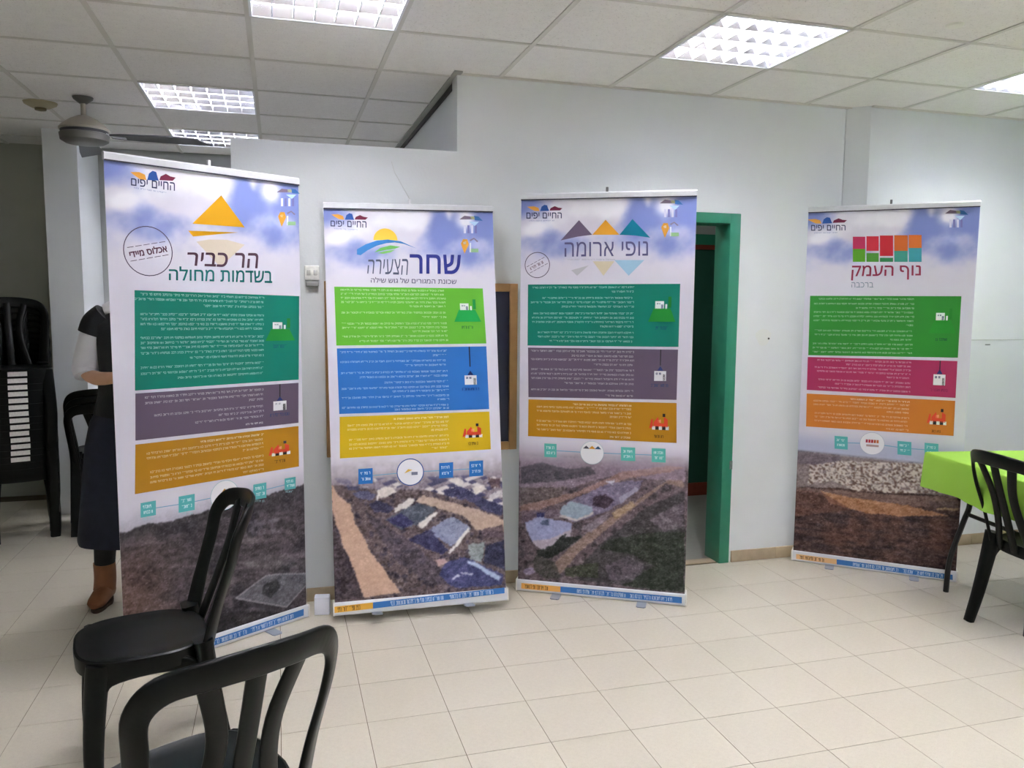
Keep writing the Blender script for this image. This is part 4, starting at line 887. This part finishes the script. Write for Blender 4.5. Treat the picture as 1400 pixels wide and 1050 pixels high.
# ------------------------------------------------------------------ plastic chairs
def chair_parts():
    t = empty('plastic_chair'); k = {}
    # seat
    def outline(n=40, s=1.0):
        P = []
        for i in range(n):
            a = 2 * pi * i / n; ca, sa = cos(a), sin(a)
            rx = 0.205 if sa > 0 else 0.205 - 0.03 * (-sa) ** 2; ry = 0.215 if sa > 0 else 0.195
            e = 2 / 3.1; x = rx * (abs(ca) ** e) * (1 if ca > 0 else -1); y = ry * (abs(sa) ** e) * (1 if sa > 0 else -1)
            P.append((x * s, y * s))
        return P
    bm = bmesh.new(); rings = []
    for s, z in ((0.35, .434), (0.7, .435), (0.9, .4415), (0.96, .446), (0.995, .442), (1.0, .433), (0.985, .392), (0.96, .39), (0.94, .425), (0.6, .424)):
        rings.append([bm.verts.new((x, y, z)) for x, y in outline(40, s)])
    c = bm.verts.new((0, 0, .433)); n = 40
    for i in range(n): bm.faces.new((c, rings[0][i], rings[0][(i + 1) % n]))
    for a, b in zip(rings, rings[1:]):
        for i in range(n): bm.faces.new((a[i], b[i], b[(i + 1) % n], a[(i + 1) % n]))
    c2 = bm.verts.new((0, 0, .423))
    for i in range(n): bm.faces.new((c2, rings[-1][(i + 1) % n], rings[-1][i]))
    bm_obj('seat', bm, M_blk, t, True)
    # backrest frame
    pts = catmull([(-.178, -.165, .40), (-.19, -.205, .56), (-.206, -.248, .70), (-.209, -.270, .786), (-.172, -.305, .840), (-.085, -.342, .858), (0, -.35, .86), (.085, -.342, .857), (.172, -.305, .840), (.209, -.270, .786), (.206, -.248, .70), (.19, -.205, .56), (.178, -.165, .40)], 5)
    def nr(i, p, t_): return Vector((-p.x * 4.2, 1, .25))
    def ns(i, p, t_): return Vector((-p.x * 2.5, 1, .25))
    def sc(f): m = 1 - abs(f * 2 - 1); return (1.18 - .28 * sstep(np.array(m), 0, .25).item() + 0.3 * sstep(np.array(m), .4, 1.0).item(), 1)
    bm = bmesh.new(); sweep(bm, pts, rprof(.058, .015, .3), nr, sc); bm_obj('backrest', bm, M_blk, t, True, angle=radians(50))
    for P in ([(-.105, -.185, .41), (-.07, -.235, .56), (-.062, -.285, .70), (-.10, -.335, .848)], [(0, -.195, .41), (0, -.245, .56), (0, -.295, .70), (0, -.346, .853)], [(.105, -.185, .41), (.07, -.235, .56), (.062, -.285, .70), (.10, -.335, .848)]):
        bm = bmesh.new(); sweep(bm, catmull(P, 5), rprof(.044, .013, .3), ns); bm_obj('slat', bm, M_blk, t, True, angle=radians(50))
    for sx in (-1, 1):
        bm = bmesh.new(); sweep(bm, catmull([(sx * .152, .145, .43), (sx * .162, .158, .32), (sx * .172, .17, .15), (sx * .168, .168, 0)], 3), rprof(.082, .072, .2), (0, 1, 0), lambda f: 1.0 - .3 * f); bm_obj('leg', bm, M_blk, t, True, angle=radians(50))
        bm = bmesh.new(); sweep(bm, catmull([(sx * .176, -.16, .46), (sx * .182, -.178, .34), (sx * .192, -.21, .15), (sx * .20, -.245, 0)], 3), rprof(.068, .056, .2), (0, 1, 0), lambda f: 1.05 - .38 * f); bm_obj('leg', bm, M_blk, t, True, angle=radians(50))
        # rounded corner webs joining legs and seat rim
        bm = bmesh.new(); sweep(bm, catmull([(sx * .172, .155, .33), (sx * .182, .12, .385), (sx * .186, 0.0, .403), (sx * .186, -.11, .39), (sx * .184, -.165, .33)], 4), rprof(.014, .05, .4), (0, 0, 1)); bm_obj('side_web', bm, M_blk, t, True, angle=radians(50))
    return t
chairA = chair_parts()
def add_sticker(c):
    s = box_obj('sticker', -.045, .06, .2125, .2165, .402, .430, M_sticker, c); s['label'] = 'white paper sticker'; return s
index_kids()
def place(c, x, y, rz, label, z=0.0, group='black plastic chairs'):
    c.location = (x, y, z); c.scale = (.97, .97, .97); c.rotation_euler = (0, 0, rz); tag(c, label, 'chair', group); return c
place(chairA, -.440, 2.765, 1.787, 'black plastic chair standing in front of the leftmost banner, side on')
place(copy_tree(chairA), -.205, 1.848, .48, 'nearest black plastic chair, cut by the bottom edge, seen from behind')
place(copy_tree(chairA), 3.393, 2.762, -1.68, 'black plastic chair pulled up to the green table, seen from behind')
stackc = copy_tree(chairA); add_sticker(stackc); index_kids()
ORD = ['topmost', 'second from top', 'third from top', 'fourth from top', 'fifth from top', 'sixth from top', 'seventh from top', 'eighth from top', 'ninth from top', 'tenth from top', 'eleventh from top', 'twelfth from top', 'thirteenth from top', 'fourteenth from top', 'fifteenth from top', 'sixteenth from top', 'seventeenth from top', 'lowest']
def stack(x, y, rz, n, what, group, dz=.041, src=None):
    for i in range(n):
        c = copy_tree(src if i >= 3 or src is chairA else chairA); k = n - 1 - i
        fx, fy = -sin(rz), cos(rz); rr = rz + random.uniform(-.008, .008)
        nm = 'lowest' if i == 0 else ORD[k]
        place(c, x + fx * .004 * i + random.uniform(-.002, .002), y + fy * .004 * i, rr, '%s black plastic chair of the %s' % (nm, what), dz * i, group)
stack(-1.61, 5.74, pi + .35, 17, 'tall stack beside the standing person', 'stacked chairs beside the standing person', src=stackc)
stack(-2.16, 5.60, .1, 16, 'tall stack cut by the left edge', 'stacked chairs at the left edge', src=stackc)
stack(-1.12, 5.85, .15, 3, 'low stack half hidden behind the person', 'low stack of chairs behind the person', dz=.045, src=chairA)
def rm(o):
    for ch in list(o.children): rm(ch)
    bpy.data.objects.remove(o)
bpy.context.view_layer.update()
rm(stackc)

# ------------------------------------------------------------------ table with green cloth
M_cloth = mat('lime_green_cloth', (142, 188, 64), 0.8, noise=0.03, nscale=6, bump=0.1, bscale=300)
TA = radians(-10)      # table rotation
tx, ty = 3.305, 3.44   # left far corner
def TW(a, b): return Vector((tx + a * cos(TA) + b * sin(-TA) * 1.0 * -1 * -1, 0, 0))
tr = empty('folding_table', (tx, ty, 0), TA)
tag(tr, 'folding table with dark legs under the lime green cloth', 'table')
TWd, TLn = 1.3, 0.76   # extends +x, -y
box_obj('tabletop', 0.01, TWd, -TLn, -0.01, .705, .735, mat('table_board', (190, 186, 176), 0.5), tr, 0.004)
M_leg = mat('black_steel', (24, 24, 26), 0.4)
for lx in (0.10, TWd - 0.15):
    for ly in (-0.09, -TLn + 0.09):
        bm = bmesh.new(); p = catmull([(lx + .11, ly, .71), (lx + .105, ly, .48), (lx + .075, ly, .38), (lx + .012, ly, .18), (lx, ly, 0)], 5); sweep(bm, p, cprof(.014, 8), (0, 1, 0)); bm_obj('leg', bm, M_leg, tr, True)
    bm = bmesh.new(); tube(bm, [(lx + .095, -0.09, .42), (lx + .095, -TLn + .09, .42)], .011, 8); bm_obj('cross_bar', bm, M_leg, tr, True)
# cloth
bm = bmesh.new(); n = 120; per = []
def perim(s):     # rectangle perimeter, s 0..1, with outward normal
    Lx, Ly = TWd + .01, TLn; tot = 2 * (Lx + Ly); d = s * tot
    if d < Ly: return Vector((-0.004, -d, 0)), Vector((-1, 0, 0))
    d -= Ly
    if d < Lx: return Vector((d - .004, -Ly - .004, 0)), Vector((0, -1, 0))
    d -= Lx
    if d < Ly: return Vector((Lx, -Ly + d, 0)), Vector((1, 0, 0))
    d -= Ly; return Vector((Lx - d, 0.004, 0)), Vector((0, 1, 0))
rows = []
for zi, (z, o) in enumerate(((.741, -.012), (.7405, -.003), (.737, .001), (.72, .004), (.66, .008), (.60, .011), (.555, .013))):
    r = []
    for i in range(n):
        p, nn = perim(i / n); f = max(0, (0.74 - z) / .19)
        wv = .012 * f * (sin(i * .55) + .5 * sin(i * 1.3 + 1)); r.append(bm.verts.new(p + nn * (o + wv) + Vector((0, 0, z + (.006 * sin(i * .3) if z < .56 else 0)))))
    rows.append(r)
for a, b in zip(rows, rows[1:]):
    for i in range(n): bm.faces.new((a[i], b[i], b[(i + 1) % n], a[(i + 1) % n]))
bm.faces.new(rows[0])
cloth = bm_obj('tablecloth', bm, M_cloth, None, True, (tx, ty, 0)); cloth.rotation_euler = (0, 0, TA)
tag(cloth, 'lime green cloth draped over the table at the right edge', 'tablecloth')
bpy.context.view_layer.update()

# ------------------------------------------------------------------ standing person
PX, PY = -.70, 4.32
per_ = empty('person', (PX, PY, 0)); tag(per_, 'person in black vest and dark blue skirt half hidden behind the leftmost banner', 'person')
M_skin = mat('skin', (196, 150, 122), 0.55, noise=0.04); M_hair = mat('dark_hair', (28, 24, 24), 0.5, bump=.6, bscale=120)
M_vest = mat('black_knit', (20, 21, 25), 0.85, noise=.2, nscale=40, bump=.4, bscale=150); M_shirt = mat('white_shirt', (214, 214, 220), 0.8, noise=.05, bump=.2, bscale=40)
M_skirt = mat('dark_denim', (23, 27, 46), 0.85, noise=.18, nscale=25); M_boot = mat('tan_leather', (134, 84, 50), 0.6, noise=.15, nscale=20); M_sole = mat('boot_sole', (66, 46, 34), 0.7)
M_tights = mat('black_tights', (14, 14, 16), 0.7)
def skin_mesh(name, V, E, R, m, parent, sub=2):
    me = bpy.data.meshes.new(name); me.from_pydata(V, E, []); o = bpy.data.objects.new(name, me); COL.objects.link(o)
    md = o.modifiers.new('skin', 'SKIN'); md.use_smooth_shade = True
    sv = me.skin_vertices[0].data if me.skin_vertices else None
    for i, r in enumerate(R): sv[i].radius = r if isinstance(r, tuple) else (r, r)
    sv[0].use_root = True
    s2 = o.modifiers.new('sub', 'SUBSURF'); s2.levels = sub; s2.render_levels = sub
    dg = bpy.context.evaluated_depsgraph_get(); m2 = bpy.data.meshes.new_from_object(o.evaluated_get(dg)); bpy.data.objects.remove(o)
    m2.materials.clear(); m2.materials.append(m); m2.polygons.foreach_set('use_smooth', [True] * len(m2.polygons))
    ob = bpy.data.objects.new(name, m2); COL.objects.link(ob); ob.parent = parent; return ob
V = [(0, .0, .92), (0, .0, 1.05), (0.01, 0, 1.2), (.02, 0, 1.34), (.04, 0, 1.43), (.06, -.02, 1.50), (.08, -.035, 1.57), (.085, -.045, 1.65), (.085, -.04, 1.70)]
R = [(.15, .11), (.125, .095), (.14, .105), (.15, .09), (.075, .06), (.048, .048), (.066, .08), (.078, .092), (.055, .065)]
E = [(i, i + 1) for i in range(8)]
def add(chain, start):
    p = start
    for v, r in chain: V.append(v); R.append(r); E.append((p, len(V) - 1)); p = len(V) - 1
    return p
wr = add([((-.13, .01, 1.40), .052), ((-.165, .01, 1.30), .046), ((-.205, .0, 1.15), .038), ((-.13, -.09, 1.135), .036), ((-.02, -.17, 1.15), .027), ((.035, -.20, 1.16), (.034, .018)), ((.07, -.215, 1.165), (.036, .016))], 3)
for k in range(4):
    add([((.08 + .006 * k, -.235 + .01 * k, 1.18 - .018 * k), .0085), ((.105, -.225 + .01 * k, 1.195 - .018 * k), .008), ((.11, -.20 + .008 * k, 1.205 - .018 * k), .0075)], wr)
add([((.05, -.20, 1.195), .010), ((.075, -.20, 1.215), .009)], wr - 1)
wl = add([((.17, .01, 1.40), .052), ((.215, .01, 1.30), .046), ((.25, .0, 1.14), .038), ((.20, -.1, 1.13), .036), ((.13, -.19, 1.15), .027), ((.115, -.22, 1.17), (.034, .018)), ((.11, -.23, 1.20), (.034, .016))], 3)
for k in range(4):
    add([((.095 + .012 * k, -.245, 1.225), .0085), ((.09 + .012 * k, -.235, 1.25), .008), ((.092 + .01 * k, -.215, 1.265), .0075)], wl)
add([((.10, -.20, 1.21), .010), ((.095, -.195, 1.235), .009)], wl - 1)
add([((-.085, 0, .84), .09), ((-.13, -.01, .5), .046), ((-.158, .0, .28), .034), ((-.165, .015, .08), .028), ((-.18, -.1, .035), (.035, .025))], 0)
add([((.085, 0, .84), .09), ((.08, .06, .5), .046), ((.075, .25, .3), .034), ((.07, .40, .16), .028), ((.07, .33, .10), (.035, .025))], 0)
body = skin_mesh('body', V, E, R, M_skin, per_)
# face details
def ell(name, c, r, m, parent, n=12):
    bm = bmesh.new(); bmesh.ops.create_uvsphere(bm, u_segments=n, v_segments=n // 2 + 2, radius=1)
    for v in bm.verts: v.co = Vector((c[0] + v.co.x * r[0], c[1] + v.co.y * r[1], c[2] + v.co.z * r[2]))
    return bm_obj(name, bm, m, parent, True)
for s in (-1, 1):
    e = ell('eye', (.085 + s * .03, -.128, 1.635), (.014, .008, .008), mat('eye_white', (225, 225, 222), .3), per_)
    ell('iris', (.085 + s * .03, -.134, 1.633), (.006, .004, .006), mat('iris', (50, 35, 25), .3), e)
    ell('ear', (.085 + s * .082, -.04, 1.62), (.012, .022, .032), M_skin, per_)
ell('nose', (.085, -.142, 1.60), (.013, .02, .022), M_skin, per_); ell('mouth', (.085, -.124, 1.565), (.026, .009, .009), mat('lips', (160, 92, 86), .5), per_)
bm = bmesh.new(); bmesh.ops.create_uvsphere(bm, u_segments=24, v_segments=16, radius=1)
for v in bm.verts:
    x, y, z = v.co
    z2 = z
    v.co = Vector((.085 + x * .093, -.025 + y * .105, 1.655 + z * .098))
    if z < -.1: v.co.z = 1.655 + z * .24; v.co.x = .085 + x * .105
    if y < .1 and z < .5: v.co.y = max(v.co.y, -.05)
bm_obj('hair', bm, M_hair, per_, True, angle=radians(80))
def loft(name, rings, m, n=28, cap=(True, True), wav=None):
    bm = bmesh.new(); RR = []
    for cx, cy, z, rx, ry in rings:
        RR.append([bm.verts.new((cx + rx * cos(2 * pi * k / n) * (1 + (wav(k, z) if wav else 0)), cy + ry * sin(2 * pi * k / n) * (1 + (wav(k, z) if wav else 0)), z)) for k in range(n)])
    for a, b in zip(RR, RR[1:]):
        for k in range(n): bm.faces.new((a[k], a[(k + 1) % n], b[(k + 1) % n], b[k]))
    if cap[0]: bm.faces.new(RR[0][::-1])
    if cap[1]: bm.faces.new(RR[-1])
    return bm_obj(name, bm, m, per_, True, angle=radians(70))
loft('skirt', [(-.045, .02, .318, .235, .21), (-.045, .02, .33, .238, .215), (-.04, .01, .55, .215, .18), (-.03, .0, .8, .195, .15), (-.02, .0, .92, .178, .135), (-.0, .0, 1.03, .14, .115)], M_skirt, 40, (False, True), lambda k, z: .03 * sin(k * 1.1) * max(0, (1.0 - z)))
loft('vest', [(-.0, .0, .945, .175, .135), (.0, .0, .965, .18, .14), (.0, .0, 1.05, .155, .125), (.015, .0, 1.18, .16, .13), (.02, .0, 1.30, .175, .128), (.02, .0, 1.39, .178, .115), (.03, .0, 1.44, .14, .09), (.045, -.003, 1.475, .085, .065)], M_vest, 32)
def limb(name, pts, rad, m, parent=per_, n=14):
    bm = bmesh.new(); p = catmull(pts, 5); q = np.interp(np.linspace(0, 1, len(p)), np.linspace(0, 1, len(rad)), rad)
    ref = Vector((0, 1, 0.2)); sweep(bm, p, cprof(1.0, n), ref, lambda f: float(np.interp(f, np.linspace(0, 1, len(rad)), rad))); return bm_obj(name, bm, m, parent, True, angle=radians(70))
for s, cx in ((-1, 0.0), (1, .04)):
    limb('shirt_sleeve', [(cx + s * .125, .005, 1.425), (cx + s * .17, .01, 1.32), (cx + s * .205, .002, 1.19), (cx + s * .20, -.02, 1.145)], [.062, .064, .06, .052], M_shirt)
    limb('vest_sleeve', [(cx + s * .10, .0, 1.44), (cx + s * .145, .008, 1.395), (cx + s * .165, .01, 1.345)], [.066, .072, .072], M_vest)
limb('shirt_yoke', [(-.11, 0, 1.462), (-.04, 0, 1.482), (.04, 0, 1.495), (.12, 0, 1.482), (.18, 0, 1.462)], [.03, .045, .06, .045, .03], M_shirt)
for nm, c0, kx in (('boot', (-.165, .02, 0), 0), ('boot', (.07, .40, .075), 1)):
    bt = empty(nm, (0, 0, 0)); bt.parent = per_; x, y, z = c0
    limb('tights', [(x, y, z + .17), (x + .01, y - .01 , z + .30), (x + .03, y - .03, z + .50)] , [.047, .053, .06], M_tights, bt)
    bm = bmesh.new(); p = catmull([(x, y, z + .20), (x, y + .005, z + .12), (x - .003, y - .01, z + .06)], 4); sweep(bm, p, cprof(1, 14), (0, 1, 0), lambda f: (.052, .055)); bm_obj('shaft', bm, M_boot, bt, True)
    bm = bmesh.new(); p = catmull([(x + .005, y + .055, z + .045), (x, y + .0, z + .055), (x - .012, y - .09, z + .045), (x - .022, y - .17, z + .032)], 5); sweep(bm, p, cprof(1, 14), (0, 0, 1), lambda f: (float(np.interp(f, [0, .15, .5, .85, 1], [.03, .042, .046, .044, .02])), float(np.interp(f, [0, .15, .5, .85, 1], [.03, .05, .045, .028, .012])))); bm_obj('upper', bm, M_boot, bt, True)
    bm = bmesh.new(); out = [(x + .03 * cos(a) * (1.35 if True else 1) - (.012 if sin(a) < 0 else 0), y - .055 + .122 * sin(a)) for a in [2 * pi * k / 20 for k in range(20)]]
    lo = [bm.verts.new((a, b, z)) for a, b in out]; hi = [bm.verts.new((a, b, z + .016)) for a, b in out]; bm.faces.new(lo[::-1]); bm.faces.new(hi)
    for k in range(20): bm.faces.new((lo[k], lo[(k + 1) % 20], hi[(k + 1) % 20], hi[k]))
    bm_obj('sole', bm, M_sole, bt)
ph = box_obj('mobile_phone', -.036, .036, -.004, .004, -.07, .07, mat('phone', (20, 20, 24), .2), None, .003)
ph.location = (PX + .095, PY - .232, 1.22); ph.rotation_euler = (radians(-25), 0, 0); tag(ph, 'dark mobile phone in the hands of the standing person', 'phone')
